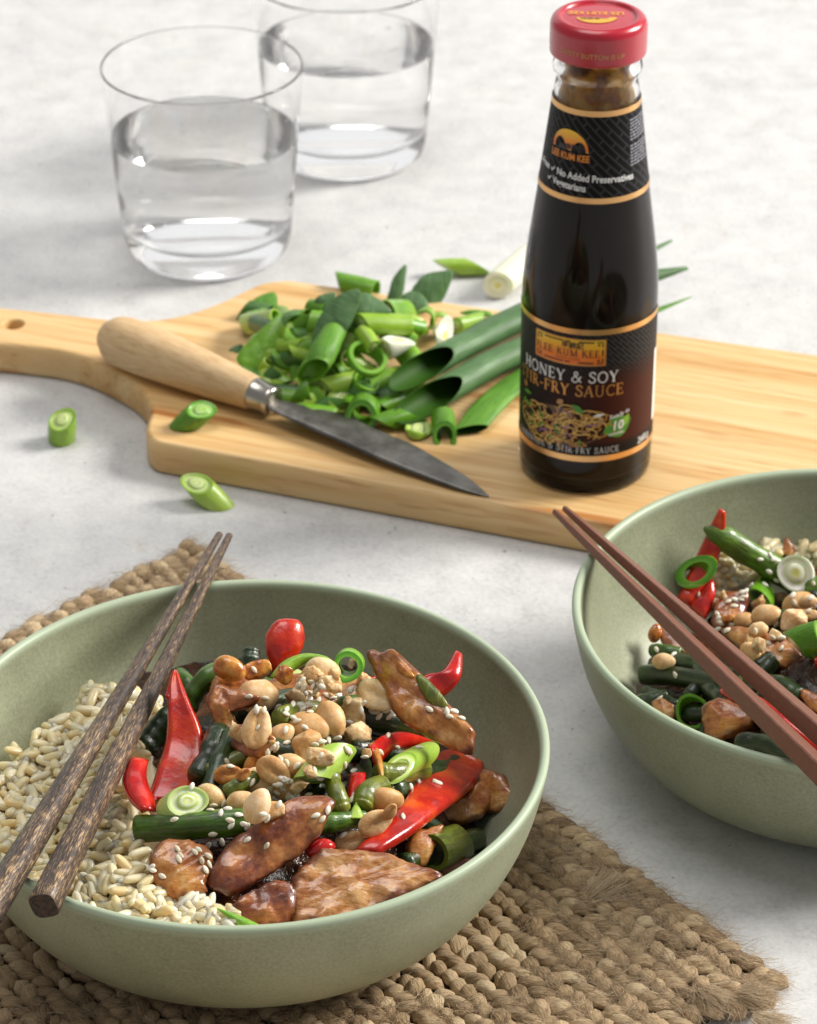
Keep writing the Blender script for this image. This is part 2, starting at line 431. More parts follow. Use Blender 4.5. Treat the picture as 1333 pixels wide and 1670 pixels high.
# ------------------------------------------------------------------ chopsticks
m = NT('dark_mottled_wood'); c = m.coord('UV', (9, .9, 1)); f = m.noise(c.outputs[0], 2.6, 6, .72); c2 = m.coord('UV', (1.2, .25, 1)); f2 = m.noise(c2.outputs[0], 1.3, 3)
ff = m.math('ADD', f, m.math('MULTIPLY', m.math('SUBTRACT', f2, .5), .35))
colr = m.ramp(ff, [(.40, '#2a2220'), (.5, '#463830'), (.555, '#6e5845'), (.61, '#ae9068'), (.74, '#c9ad82')])
m.set(Base_Color=colr, Roughness=.42, Normal=m.bump(f, .35, .0003), Specular_IOR_Level=.5); DARKW = m.mat
m = NT('dark_end_grain'); f = m.noise(m.coord('Object').outputs[0], 700, 4); m.set(Base_Color=m.ramp(f, [(.4, '#1c1411'), (.65, '#4a3526')]), Roughness=.6); DARKE = m.mat
def chopstick(a, b, r0, r1, mats, label, group, k0=1.0, k1=.62, roll=0.0, n=28, flat=False, capm=1):
    mb = MB(); N = 40; pts = [a.lerp(b, i / (N - 1)) for i in range(N)]
    rad = [r0 + (r1 - r0) * (i / (N - 1)) ** 1.0 for i in range(N)]
    def shp(t, an):
        k = k0 + (k1 - k0) * min(1, t * 1.3); x, y = squircle(k)(0, an + .0)
        return x * cos(roll) - y * sin(roll), x * sin(roll) + y * cos(roll)
    d = (b - a).normalized()
    pts = [a - d * r0 * .6, a - d * r0 * .35] + pts + [b + d * r1 * .12]; rad = [r0 * .45, r0 * .85] + rad + [r1 * .93]
    rows = tube(mb, pts, rad, n, shp, caps=False)
    ce = mb.vert(pts[-1], 0, (0, 0)); ring = [mb.vert(mb.v[i], 0, (0, 0)) for i in rows[-1]]; mb.fan(ce, ring, capm)
    cs = mb.vert(pts[0], 0, (0, 0)); mb.fan(cs, rows[0], 0)
    o = mb.build('chopstick', mats); tag(o, label, 'chopstick', group)
    if flat:
        o.data.polygons.foreach_set('use_smooth', [False] * len(o.data.polygons))
    return o
chopstick(un(358, 872, 6.46), un(-22, 1492, 6.82), .13, .45, [DARKW, DARKE], 'dark mottled wooden chopstick across the front bowl, the left one running off the picture', 'dark wooden chopsticks', roll=.5)
chopstick(un(374, 874, 6.46), un(72, 1476, 6.84), .13, .45, [DARKW, DARKE], 'dark mottled wooden chopstick across the front bowl with its square end showing', 'dark wooden chopsticks', roll=.35)
m = NT('brown_chopstick'); c = m.coord('UV', (14, 1.0, 1)); f = m.noise(c.outputs[0], 3, 3)
m.set(Base_Color=m.ramp(f, [(.3, '#6d4535'), (.6, '#7d5341'), (.8, '#895e4b')]), Roughness=.42, Specular_IOR_Level=.4, Normal=m.bump(f, .08, .0002)); BROWN = m.mat
def sq(k): return k
for (u0, v0, u1, v1, lab) in ((905, 834, 1420, 1338, 'plain brown square chopstick on the right bowl, the nearer one with its tip farther left'), (921, 829, 1440, 1285, 'plain brown square chopstick on the right bowl, the farther one')):
    a, b = un(u0, v0, 5.86), un(u1, v1, 6.25)
    mb = MB(); N = 12; d = (b - a).normalized(); s = d.cross(Vector((0, 0, 1))).normalized(); w = s.cross(d); rows = []
    ro = radians(24); e1 = s * cos(ro) + w * sin(ro); e2 = -s * sin(ro) + w * cos(ro)
    L = (b - a).length
    for i in range(N + 1):
        t = i / N; h = .115 + (.36 - .115) * t; p = a.lerp(b, t); bv = .16; row = []
        if i == 0: h *= .8
        for x, y in ((1, 1 - bv), (1 - bv, 1), (-1 + bv, 1), (-1, 1 - bv), (-1, -1 + bv), (-1 + bv, -1), (1 - bv, -1), (1, -1 + bv)):
            row.append(mb.vert(p + (e1 * x + e2 * y) * h, 0, ((x + y) * h, t * L)))
        rows.append(row)
    mb.grid(rows, True); mb.face(rows[0]); mb.face(rows[-1])
    o = mb.build('chopstick', BROWN, smooth=False); tag(o, lab, 'chopstick', 'plain brown chopsticks')
# ================================================================== SAUCE BOTTLE
bb = un(953.5, 755, BZ); BB = Vector((bb.x, bb.y, BZ + .004))
bottle = empty('sauce_bottle', BB, 'dark stir-fry sauce bottle with black label and red cap standing on the bamboo board', 'bottle')
TH0 = math.atan2(-BB.x, BB.y)      # angle that faces the camera
BPROF = [(2.5, 0.02), (2.62, .12), (2.68, .5), (2.69, 1.3), (2.69, 7.4), (2.68, 8.2), (2.61, 9.2), (2.46, 10.4), (2.18, 12.4), (1.96, 14.0), (1.74, 15.75), (1.64, 16.5), (1.55, 17.0), (1.54, 17.12), (1.6, 17.2), (1.7, 17.32), (1.72, 17.5), (1.66, 17.75), (1.55, 17.85), (1.55, 19.0)]
def br(z):
    for (a, b), (c_, d) in zip(BPROF, BPROF[1:]):
        if b <= z <= d: return a + (c_ - a) * (z - b) / max(1e-6, d - b)
    return BPROF[0][0] if z < 1 else BPROF[-1][0]
SP_ = smooth_prof(BPROF[4:11], 24)
prof_o = [(0, .25), (1.9, .18), (2.3, 0)] + BPROF[:4] + SP_ + BPROF[11:]
def br(z):
    L = [q for q in prof_o if q[0] > 1 and q[1] >= 0]
    for (a, b), (c_, d) in zip(L[1:], L[2:]):
        if b <= z <= d: return a + (c_ - a) * (z - b) / max(1e-6, d - b)
    return 2.6
m = NT('bottle_glass'); m.set(Base_Color=(1, 1, 1, 1), Roughness=0.0, IOR=1.3, Transmission_Weight=1.0); BGLASS = m.mat
prof_i = [(1.35, 19.0), (1.35, 17.8), (1.4, 17.4), (1.33, 17.1), (1.45, 16.5)] + [(r - .2, z) for r, z in reversed(SP_)] + [(2.48, 1.3), (2.44, .75), (2.1, .5), (0, .55)]
mb = MB(); lathe(mb, prof_o + prof_i, BB, 96); mb.build('glass_body', BGLASS, bottle, origin=BB)
m = NT('dark_sauce'); m.set(Base_Color=(.010, .0055, .0045, 1), Roughness=.3, Specular_IOR_Level=.06); SAUCE = m.mat
SL = 15.2
mb = MB(); lathe(mb, [(0, .52), (2.12, .48), (2.46, .74), (2.5, 1.3)] + [(r - .18, z) for r, z in SP_ if z < SL] + [(br(SL) - .18, SL), (1.2, SL - .03), (0, SL - .04)], BB, 72); mb.build('sauce', SAUCE, bottle, origin=BB)
m = NT('sauce_film'); c = m.coord('Object'); f = m.noise(c.outputs[0], 95, 5, .6, .5)
m.set(Base_Color=m.ramp(f, [(.35, '#5a2f06'), (.46, '#9a5f0e'), (.56, '#d9a52e'), (.7, '#f4e2a0')]), Roughness=.35, Transmission_Weight=.45, IOR=1.1, Alpha=m.ramp(f, [(.4, '#ffffff'), (.62, '#c0c0c0'), (.7, '#404040')])); FILM = m.mat
col_ = m.p.inputs['Base Color'].links[0].from_socket; al_ = m.p.inputs['Alpha'].links[0].from_socket
df = m.n('ShaderNodeBsdfDiffuse'); tl = m.n('ShaderNodeBsdfTranslucent'); gl = m.n('ShaderNodeBsdfTransparent'); m1 = m.n('ShaderNodeMixShader'); m2 = m.n('ShaderNodeMixShader')
m.l(col_, df.inputs[0]); m.l(col_, tl.inputs[0]); m1.inputs[0].default_value = .6; m.l(df.outputs[0], m1.inputs[1]); m.l(tl.outputs[0], m1.inputs[2])
m.l(al_, m2.inputs[0]); m.l(gl.outputs[0], m2.inputs[1]); m.l(m1.outputs[0], m2.inputs[2]); m.l(m2.outputs[0], m.out.inputs[0])
mb = MB(); lathe(mb, [(1.34, 17.9), (1.39, 17.4), (1.32, 17.1), (1.44, 16.5), (1.53, 15.7)], BB, 64); mb.build('sauce_film', FILM, bottle, origin=BB)

def surf(off, zfun=None):
    """label space (x cm to the right of the side facing the camera, z cm up) -> point on the bottle"""
    def f(x, z, o=0.0):
        r = br(z); a = x / max(1.0, r) + TH0
        return BB + Vector(((r + off + o) * sin(a), -(r + off + o) * cos(a), z))
    return f
def band(name, x0, x1, z0, z1, off, mat, nx=72, nzv=3, r_fix=None):
    mb = MB(); S = surf(off); rows = []
    for i in range(nzv + 1):
        z = z0 + (z1 - z0) * i / nzv; row = []
        for j in range(nx + 1):
            t = j / nx; x = (x0 + (x1 - x0) * t); rr = br(z) / (r_fix or br(z))
            row.append(mb.vert(S(x * rr, z), 0, (x, z)))
        rows.append(row)
    mb.grid(rows); return mb.build(name, mat, bottle, origin=BB)
def gold(name, c='#dfae74', rough=.24):
    m = NT(name); m.set(Base_Color=c, Metallic=.85, Roughness=rough); return m.mat
GOLD = gold('gold_foil'); GOLD2 = gold('gold_print', '#d39a5c', .38)
def ink(name, c, rough=.45):
    m = NT(name); m.set(Base_Color=c, Roughness=rough, Coat_Weight=.3, Coat_Roughness=.15); return m.mat
WHITE = ink('white_ink', '#ececec'); BLACKI = ink('black_ink', '#120d0a'); GREENI = ink('green_ink', '#3f8d1e'); LIME = ink('lime_ink', '#7fb52e')
# black label stock with a woven fret printed in dark grey
def label_mat(name, maroon):
    m = NT(name); c = m.coord('UV'); vr = m.n('ShaderNodeVectorRotate', _rotation_type='Z_AXIS'); m.l(c.outputs[0], vr.inputs[0]); vr.inputs['Angle'].default_value = radians(45)
    def fret(scale, w, h, off):
        b = m.n('ShaderNodeTexBrick'); m.l(vr.outputs[0], b.inputs['Vector']); b.inputs['Scale'].default_value = scale; b.inputs['Mortar Size'].default_value = .035
        b.inputs['Brick Width'].default_value = w; b.inputs['Row Height'].default_value = h; b.offset = off; b.inputs['Mortar Smooth'].default_value = .1
        return b.outputs['Fac']
    f = fret(1.0, .95, .26, .5) if not maroon else fret(1.0, .6, .15, .5)
    col = m.mix(f, '#060606', '#353538')
    if maroon:
        s = m.n('ShaderNodeSeparateXYZ'); m.l(c.outputs[0], s.inputs[0])
        up = m.n('ShaderNodeMapRange'); m.l(s.outputs[1], up.inputs[0]); up.inputs[1].default_value = 6.0; up.inputs[2].default_value = 4.8
        dn = m.n('ShaderNodeMapRange'); m.l(s.outputs[1], dn.inputs[0]); dn.inputs[1].default_value = 2.25; dn.inputs[2].default_value = 2.5
        lf = m.n('ShaderNodeMapRange'); m.l(s.outputs[0], lf.inputs[0]); lf.inputs[1].default_value = -2.4; lf.inputs[2].default_value = .8
        k = m.math('MULTIPLY', m.math('MULTIPLY', up.outputs[0], dn.outputs[0]), lf.outputs[0])
        col = m.mix(k, m.mix(m.math('MULTIPLY', up.outputs[0], .9), col, '#0d0909'), '#43170f')
    m.set(Base_Color=col, Roughness=.5, Specular_IOR_Level=.18); return m.mat
NECK_L, BODY_L = label_mat('neck_label_paper', False), label_mat('body_label_paper', True)
band('neck_label', -6.2, 6.2, 12.62, 16.2, .016, NECK_L, 120, 12, 1.95)
band('gold_band', -6.2, 6.2, 16.02, 16.24, .03, GOLD, 120, 2, 1.95); band('gold_band', -6.2, 6.2, 12.62, 12.84, .03, GOLD, 120, 2, 1.95)
band('front_label', -7.6, 4.0, 1.6, 7.5, .016, BODY_L, 120, 6)
band('gold_band', -7.6, 4.0, 7.26, 7.5, .03, GOLD, 120, 1); band('gold_band', -7.6, 4.0, 1.6, 1.86, .03, GOLD, 120, 1)
band('white_panel', 3.5, 3.98, 2.5, 5.7, .03, WHITE, 8, 2)

# ------------------------------------------------------------------ lettering
def text2d(body, size, bold=0.0, shear=0.0, sx=1.0):
    cu = bpy.data.curves.new('t', 'FONT'); cu.body = body; cu.size = size; cu.offset = bold; cu.shear = shear; cu.resolution_u = 3
    o = bpy.data.objects.new('t', cu); COL.objects.link(o)
    dg = bpy.context.evaluated_depsgraph_get(); me = o.evaluated_get(dg).to_mesh()
    vs = [(v.co.x * sx, v.co.y) for v in me.vertices]; fs = [tuple(p.vertices) for p in me.polygons]
    o.evaluated_get(dg).to_mesh_clear(); bpy.data.objects.remove(o); bpy.data.curves.remove(cu)
    if not vs: return [], [], 0
    x0, x1 = min(v[0] for v in vs), max(v[0] for v in vs)
    return [(a - x0, b) for a, b in vs], fs, x1 - x0
def fit2d(body, size, width, bold=0.0, shear=0.0):
    v, f, w = text2d(body, size, bold, shear); k = width / max(w, 1e-6); return [(a * k, b) for a, b in v], f, width
Tk, Th = .15, .075
def arc(cx, cy, rx, ry, a0, a1, n=12): return [(cx + rx * cos(radians(a0 + (a1 - a0) * i / n)), cy + ry * sin(radians(a0 + (a1 - a0) * i / n))) for i in range(n + 1)]
def V(x, w=Tk, y0=0, y1=1, s0=True, s1=True):
    L = [([(x, y0), (x, y1)], w)]
    if s0: L.append(([(x - .14, y0 + .025), (x + .14, y0 + .025)], .05))
    if s1: L.append(([(x - .14, y1 - .025), (x + .14, y1 - .025)], .05))
    return L
GL = {
 'H': (.8, V(.15) + V(.65) + [([(.15, .5), (.65, .5)], Th)]), 'I': (.34, V(.17)),
 'O': (.86, [(arc(.43, .5, .34, .47, 0, 360, 24), .11)]), 'C': (.76, [(arc(.43, .5, .34, .46, 40, 320, 18), .11), ([(.69, .72), (.69, .98)], .05)]),
 'N': (.82, V(.13, Th) + V(.68, Th, s0=False) + [([(.13, .98), (.68, .02)], Tk)]),
 'E': (.64, V(.15, s0=False, s1=False) + [([(.03, .965), (.55, .965)], Th), ([(.15, .5), (.46, .5)], Th), ([(.03, .035), (.58, .035)], Th), ([(.55, .96), (.55, .78)], .05), ([(.58, .03), (.58, .24)], .05), ([(.46, .62), (.46, .38)], .05)]),
 'F': (.6, V(.15, s1=False) + [([(.03, .965), (.55, .965)], Th), ([(.15, .5), (.44, .5)], Th), ([(.55, .96), (.55, .76)], .05), ([(.44, .62), (.44, .38)], .05)]),
 'Y': (.74, V(.37, y1=.48, s1=False) + [([(.1, .98), (.37, .45)], Tk), ([(.64, .98), (.37, .45)], Th), ([(0, .975), (.22, .975)], .05), ([(.54, .975), (.76, .975)], .05)]),
 'S': (.58, [(catmull([(.5, .74, 0), (.46, .92, 0), (.28, .97, 0), (.12, .86, 0), (.12, .68, 0), (.3, .54, 0), (.46, .4, 0), (.5, .22, 0), (.38, .05, 0), (.2, .03, 0), (.08, .12, 0), (.06, .28, 0)], 26), .11)]),
 'T': (.7, V(.35, s1=False) + [([(.05, .965), (.65, .965)], Th), ([(.05, .97), (.05, .76)], .05), ([(.65, .97), (.65, .76)], .05)]),
 'R': (.72, V(.15, s1=False) + [([(.03, .965), (.3, .965)] + arc(.3, .73, .2, .235, 90, -90, 10) + [(.15, .495)], .09), ([(.32, .5), (.64, .02)], Tk), ([(.56, .025), (.74, .025)], .05)]),
 'A': (.78, [([(.08, .0), (.38, 1)], Th), ([(.38, 1), (.66, 0)], Tk), ([(.18, .34), (.56, .34)], Th), ([(-.02, .025), (.2, .025)], .05), ([(.54, .025), (.8, .025)], .05)]),
 'U': (.8, [([(.14, .97), (.14, .32)] + arc(.38, .3, .24, .28, 180, 360, 10) + [(.62, .97)], .1), ([(.02, .975), (.28, .975)], .05), ([(.52, .975), (.74, .975)], .05)]),
 'M': (.96, V(.12, Th) + V(.82, Tk) + [([(.12, .98), (.46, .05)], Tk), ([(.46, .05), (.82, .98)], Th)]),
 'D': (.8, V(.15, s0=False, s1=False) + [([(.03, .965), (.32, .965)] + arc(.32, .5, .36, .465, 90, -90, 14) + [(.03, .035)], .1)]),
 'K': (.76, V(.15) + [([(.15, .42), (.6, .98)], Th), ([(.3, .58), (.66, .02)], Tk), ([(.56, .025), (.78, .025)], .05), ([(.48, .975), (.7, .975)], .05)]),
 'L': (.62, V(.15, s0=False) + [([(.03, .035), (.56, .035)], Th), ([(.56, .03), (.56, .26)], .05)]),
 'G': (.8, [(arc(.43, .5, .34, .46, 45, 330, 18), .11), ([(.7, .05), (.7, .42)], .11)]),
 '&': (.84, [(catmull([(.76, .04, 0), (.36, .56, 0), (.24, .8, 0), (.36, .97, 0), (.5, .84, 0), (.42, .66, 0), (.16, .42, 0), (.08, .2, 0), (.24, .02, 0), (.46, .1, 0), (.64, .34, 0), (.7, .52, 0)], 30), .1), ([(.6, .53), (.82, .53)], .05)]),
 '-': (.42, [([(.06, .42), (.36, .42)], .1)]), '.': (.3, [([(.1, .42), (.2, .42)], .12)]), ' ': (.36, []),
}
def strokes2d(items, h):
    """[(polyline, width)] -> verts, quads (every stroke a hair above the last)"""
    vs, fs = [], []
    for k, (pl, w) in enumerate(items):
        P = [Vector((p[0], p[1], 0)) for p in pl]; b = len(vs)
        for i, p in enumerate(P):
            t = (P[min(i + 1, len(P) - 1)] - P[max(i - 1, 0)]).normalized(); nn = Vector((-t.y, t.x, 0)) * w / 2
            for q in (p + nn, p - nn): vs.append((q.x * h, q.y * h, (k % 7) * .0022))
        for i in range(len(P) - 1): fs.append((b + 2 * i, b + 2 * i + 1, b + 2 * i + 3, b + 2 * i + 2))
    return vs, fs
def serif(text, h, sx=1.0, track=.06):
    x = 0; it = []
    for ch in text:
        w, st = GL[ch]; it += [([(q[0] * sx + x, q[1]) for q in pl], ww) for pl, ww in st]; x += w * sx + track
    vs, fs = strokes2d(it, h); return vs, fs, x * h
def decal(name, vs, fs, S, x, z, mat, tilt=0.0, centre=False, width=0, parent=None, off=.0):
    mb = MB(); ct, st = cos(tilt), sin(tilt); dx = -width / 2 if centre else 0
    for v in vs:
        a, b = v[0] + dx, v[1]
        a, b = a * ct - b * st, a * st + b * ct
        mb.vert(S(x + a, z + b, off + (v[2] if len(v) > 2 else 0)), 0, (v[0], v[1]))
    for f_ in fs: mb.face(f_)
    return mb.build(name, mat, parent or bottle, origin=BB, recalc=False)
SB = surf(.032)
v_, f_, w_ = serif('HONEY & SOY', .49, 1.06)
decal('lettering', v_, f_, SB, -3.0, 5.16, WHITE, .0)
v_, f_, w_ = serif('STIR-FRY SAUCE', .50, 1.02); decal('lettering', v_, f_, SB, -3.36, 4.55, GOLD2, .0)
v_, f_, w_ = serif('MARINADE & STIR.FRY SAUCE', .27, .95, .1); decal('lettering', v_, f_, SB, 1.42 - w_, 1.97, ink('silver_ink', '#c8c8cc'))
# brand plaque: graded orange field, gold frame with black key corners
def rect(x0, x1, y0, y1, nx=12, ny=2, z=0):
    vs = [(x0 + (x1 - x0) * i / nx, y0 + (y1 - y0) * j / ny, z) for j in range(ny + 1) for i in range(nx + 1)]
    fs = [(j * (nx + 1) + i, j * (nx + 1) + i + 1, (j + 1) * (nx + 1) + i + 1, (j + 1) * (nx + 1) + i) for j in range(ny) for i in range(nx)]
    return vs, fs
PW, PH = 2.95, 1.12; PX, PZ = -2.27, 5.93
m = NT('plaque_print'); c = m.coord('UV'); s = m.n('ShaderNodeSeparateXYZ'); m.l(c.outputs[0], s.inputs[0])
m.set(Base_Color=m.ramp(m.math('ADD', m.math('MULTIPLY', s.outputs[1], .75), m.math('MULTIPLY', m.math('ABSOLUTE', m.math('SUBTRACT', s.outputs[0], PW / 2)), .12)), [(.1, '#ee7420'), (.42, '#ee8418'), (.68, '#f4b41e'), (.95, '#eec632')]), Roughness=.4, Coat_Weight=.3); PLAQ = m.mat
vs, fs = rect(0, PW, 0, PH); decal('plaque', vs, fs, SB, PX, PZ, PLAQ)
it = []
for (x0, y0, x1, y1) in ((.0, .0, PW, .0), (.0, PH, PW, PH), (0, 0, 0, PH), (PW, 0, PW, PH)): it.append(([(x0 + (x1 - x0) * i / 10, y0 + (y1 - y0) * i / 10) for i in range(11)], .05))
vs, fs = strokes2d(it, 1); decal('plaque_frame', vs, fs, SB, PX, PZ, GOLD2, off=.006)
it = []
q = .11
for yy in (q, PH - q): 
    it += [([(.45 + .12 * i / 1, yy) for i in range(0, 8)], .055), ([(1.36 + .1 * i, yy) for i in range(0, 3)], .055), ([(PW - .45 - .1 * i, yy) for i in range(0, 7)], .055)]
for xx in (q, PW - q): it += [([(xx, .42), (xx, PH - .42)], .055)]
for cx, sx_ in ((q, 1), (PW - q, -1)):
    for cy, sy_ in ((q, 1), (PH - q, -1)):
        it += [([(cx, cy + sy_ * .2), (cx, cy), (cx + sx_ * .22, cy)], .055), ([(cx + sx_ * .11, cy + sy_ * .11), (cx + sx_ * .2, cy + sy_ * .11)], .07)]
vs, fs = strokes2d(it, 1); decal('plaque_frame', vs, fs, SB, PX, PZ, BLACKI, off=.006)
v_, f_, w_ = serif('LEE KUM KEE', .31, 1.0, .1); decal('lettering', v_, f_, SB, PX + (PW - w_) / 2, PZ + .36, ink('dark_orange_ink', '#5a2006'), off=.006)
v_, f_, w_ = text2d('李錦記', .3, .006); decal('lettering', v_, f_, SB, PX + PW * .56, PZ + .73, BLACKI, centre=True, width=w_, off=.006)
v_, f_, w_ = text2d('HONG KONG', .14, .0, 0, 1.15); decal('lettering', v_, f_, SB, PX + PW * .5, PZ + .2, ink('red_ink', '#8d2408'), centre=True, width=w_, off=.006)
# picture of noodles printed on the label
RN = random.Random(5); NX, NZ, NA, NB = -1.05, 3.2, 1.85, .95
noo = []; dark = []; shr = []; grn = []; pur = []
def inside(): 
    while True:
        a, b = RN.uniform(-1, 1), RN.uniform(-1, 1)
        if a * a + b * b < 1 and b < .75 - .5 * abs(a): return NX + a * NA, NZ + b * NB
disc = [(NX, NZ)] + [(NX + NA * 1.02 * cos(t * pi / 14), NZ + NB * (1.0 if sin(t * pi / 14) < 0 else .8) * sin(t * pi / 14)) for t in range(28)]
decal('printed_noodles', disc, [(0, i + 1, (i + 1) % 28 + 1) for i in range(28)], SB, 0, 0, ink('noodle_shadow_ink', '#5a3a12'), off=0)
def arcs(n, r, w, span=(60, 200)):
    L = []
    for k in range(n):
        x, y = inside(); rr = RN.uniform(*r); a0 = RN.uniform(0, 360); L.append((arc(x, y, rr, rr * .7, a0, a0 + RN.uniform(*span), 7), w))
    return L
def lay(items, mat, off):
    vs, fs = strokes2d(items, 1); decal('printed_noodles', vs, fs, SB, 0, 0, mat, off=off)
lay(arcs(70, (.15, .5), .05), ink('noodle_ink_a', '#c08a35'), .004)
lay(arcs(60, (.15, .5), .045), ink('noodle_ink_b', '#e6bd62'), .020)
lay(arcs(16, (.05, .1), .12, (20, 100)), ink('shrimp_ink', '#b0714a'), .036)
lay(arcs(9, (.4, .7), .07, (25, 50)), GREENI, .040); lay(arcs(9, (.2, .35), .06, (60, 110)), ink('onion_ink', '#8b5a83'), .044)
def leafpoly(cx, cy, L, W, ang):
    pts = [(cx + t * L * cos(ang) - s_ * W * sin(pi * min(1, max(0, t + .5))) * sin(ang), cy + t * L * sin(ang) + s_ * W * sin(pi * min(1, max(0, t + .5))) * cos(ang)) for s_, ts in ((1, [-.5 + i / 8 for i in range(9)]), (-1, [.5 - i / 8 for i in range(1, 8)])) for t in ts]
    return [(cx, cy)] + pts, [(0, i + 1, (i + 1) % len(pts) + 1) for i in range(len(pts))]
for (x, y, L, W_, a, mt) in ((-2.75, 4.03, .55, .09, 0.1, GREENI), (-2.72, 3.55, .5, .08, -.2, GREENI), (-.33, 3.98, .6, .13, -.75, GREENI), (-2.9, 4.35, .3, .15, 1.1, ink('tan_ink', '#a0612c')), (-1.05, 4.2, .34, .13, .6, ink('tan_ink2', '#b0814c')), (.5, 3.72, .5, .07, .2, WHITE), (.55, 3.45, .3, .12, .2, ink('tan_ink3', '#b58a5a'))):
    vs, fs = leafpoly(x, y, L, W_, a); decal('printed_noodles', vs, fs, SB, 0, 0, mt, off=.03)
# green "ready in 10 minutes" leaf badge
vs, fs = leafpoly(1.3, 3.1, 1.32, .5, .38); decal('green_badge', vs, fs, SB, 0, 0, GREENI, off=.004)
vs, fs = leafpoly(1.62, 3.28, .66, .16, 1.0); decal('green_badge', vs, fs, SB, 0, 0, LIME, off=.010)
for tx, sz, x, z, sh, ti in (('10', .56, 1.34, 2.98, .15, .03), ('minutes', .22, 1.25, 2.75, .2, .08), ('Ready in', .27, 1.38, 3.56, .25, .22)):
    v_, f_, w_ = text2d(tx, sz, .012 if tx == '10' else .002, sh, .95); decal('lettering', v_, f_, SB, x, z, WHITE, ti, True, w_, off=.018)
v_, f_, w_ = text2d('268 g', .42, .004, .1, .85); decal('lettering', v_, f_, SB, 2.35, 1.95, WHITE, .06, off=.002)
# neck label print
SN = surf(.034)
mb = MB(); 
m = NT('sun_print'); c = m.coord('UV'); s = m.n('ShaderNodeSeparateXYZ'); m.l(c.outputs[0], s.inputs[0])
m.set(Base_Color=m.ramp(s.outputs[1], [(.0, '#d9a41c'), (.08, '#e2661a'), (.3, '#e8881a'), (.75, '#f4c222')]), Roughness=.4, Coat_Weight=.3); SUN = m.mat
sun = [(0.0, .0)] + arc(0, 0, .8, .8, 0, 180, 24); SUNF = [(0, i + 1, i + 2) for i in range(24)]
NTL = .0
SXX, SZZ = -1.03, 14.6
decal('sun_emblem', sun, SUNF, SN, SXX, SZZ, SUN, NTL)
hill = [(-.3, 0)] + arc(-.3, 0, .2, .2, 0, 180, 10) ; decal('sun_emblem', hill, [(0, i + 1, i + 2) for i in range(10)], SN, SXX, SZZ, BLACKI, NTL, off=.006)
v_, f_, w_ = text2d('李錦記', .27, .008); decal('lettering', v_, f_, SN, SXX + .26, SZZ + .04, BLACKI, NTL, True, w_, off=.008)
v_, f_, w_ = fit2d('LEE KUM KEE', .36, 1.7, .010); decal('lettering', v_, f_, SN, SXX, SZZ - .36, ink('orange_ink', '#e0851f'), NTL, True, w_)
for tx, x, z, wd in (('\u2713 No Added Preservatives', -1.9, 13.56, 3.55), ('\u2713 Vegetarians', -2.08, 13.16, 1.78), ('n-Free', -2.85, 13.62, .85)):
    v_, f_, w_ = fit2d(tx, .38, wd, .008); decal('lettering', v_, f_, SN, x, z, WHITE, -.045)
lines = []
for k in range(15):
    z = 14.9 - k * .13; 
    if k == 7: continue
    x = 0
    while x < 1.0:
        L = RN.uniform(.06, .2); lines.append(([(x, -k * .125), (x + L, -k * .125 )], .06)); x += L + .04
vs, fs = strokes2d(lines, 1); decal('small_print', vs, fs, SN, 1.42, 15.7, ink('grey_ink', '#9a9aa4'), .05)

# ------------------------------------------------------------------ cap
m = NT('red_cap'); c = m.coord('Object'); m.set(Base_Color='#b3142c', Roughness=.3, Coat_Weight=.6, Coat_Roughness=.2, Normal=m.bump(m.noise(c.outputs[0], 120, 3), .12, .0006)); RED = m.mat
cap = [(1.5, 18.02), (1.78, 18.0), (1.84, 18.05), (1.85, 18.25), (1.85, 19.0), (1.83, 19.18), (1.76, 19.34), (1.62, 19.44), (1.5, 19.46), (1.42, 19.43), (1.38, 19.37), (1.3, 19.36), (.9, 19.38), (0, 19.39)]
mb = MB(); lathe(mb, [cap[0]] + smooth_prof(cap[1:], 44), BB, 80); CAPO = mb.build('cap', RED, bottle, origin=BB)
def SC_(x, z, o=0): a = x / 1.85 + TH0; return BB + Vector(((1.866 + o) * sin(a), -(1.866 + o) * cos(a), z))
v_, f_, w_ = text2d('SAFETY BUTTON IS UP', .27, .0, 0, .95); decal('lettering', v_, f_, SC_, -.25, 18.4, ink('cap_gold', '#c79a55'), -.02, True, w_, parent=None)
def ST_(x, y, o=0): return BB + Vector((x, y, 19.405 + o))
def flip(vs): return [(-a, -b) for a, b, *r in vs]
CX_ = -.1
decal('sun_emblem', [(-a * .95, -b * .72) for a, b in sun], SUNF, ST_, CX_, -.15, SUN)
hl = [(-a * .95, -b * .72) for a, b in hill]; decal('sun_emblem', hl, [(0, i + 1, i + 2) for i in range(10)], ST_, CX_, -.15, RED, off=.006)
v_, f_, w_ = text2d('LEE KUM KEE', .42, .012, 0, .86); decal('lettering', [(-(a - w_ / 2), -b) for a, b in v_], f_, ST_, CX_, .42, ink('orange_ink2', '#e9951f'), -.06)
v_, f_, w_ = text2d('李錦記', .26, .004); decal('lettering', [(-(a - w_ / 2), -b) for a, b in v_], f_, ST_, CX_ - .25, -.16, ink('cap_dark_ink', '#7a3a14'), off=.008)
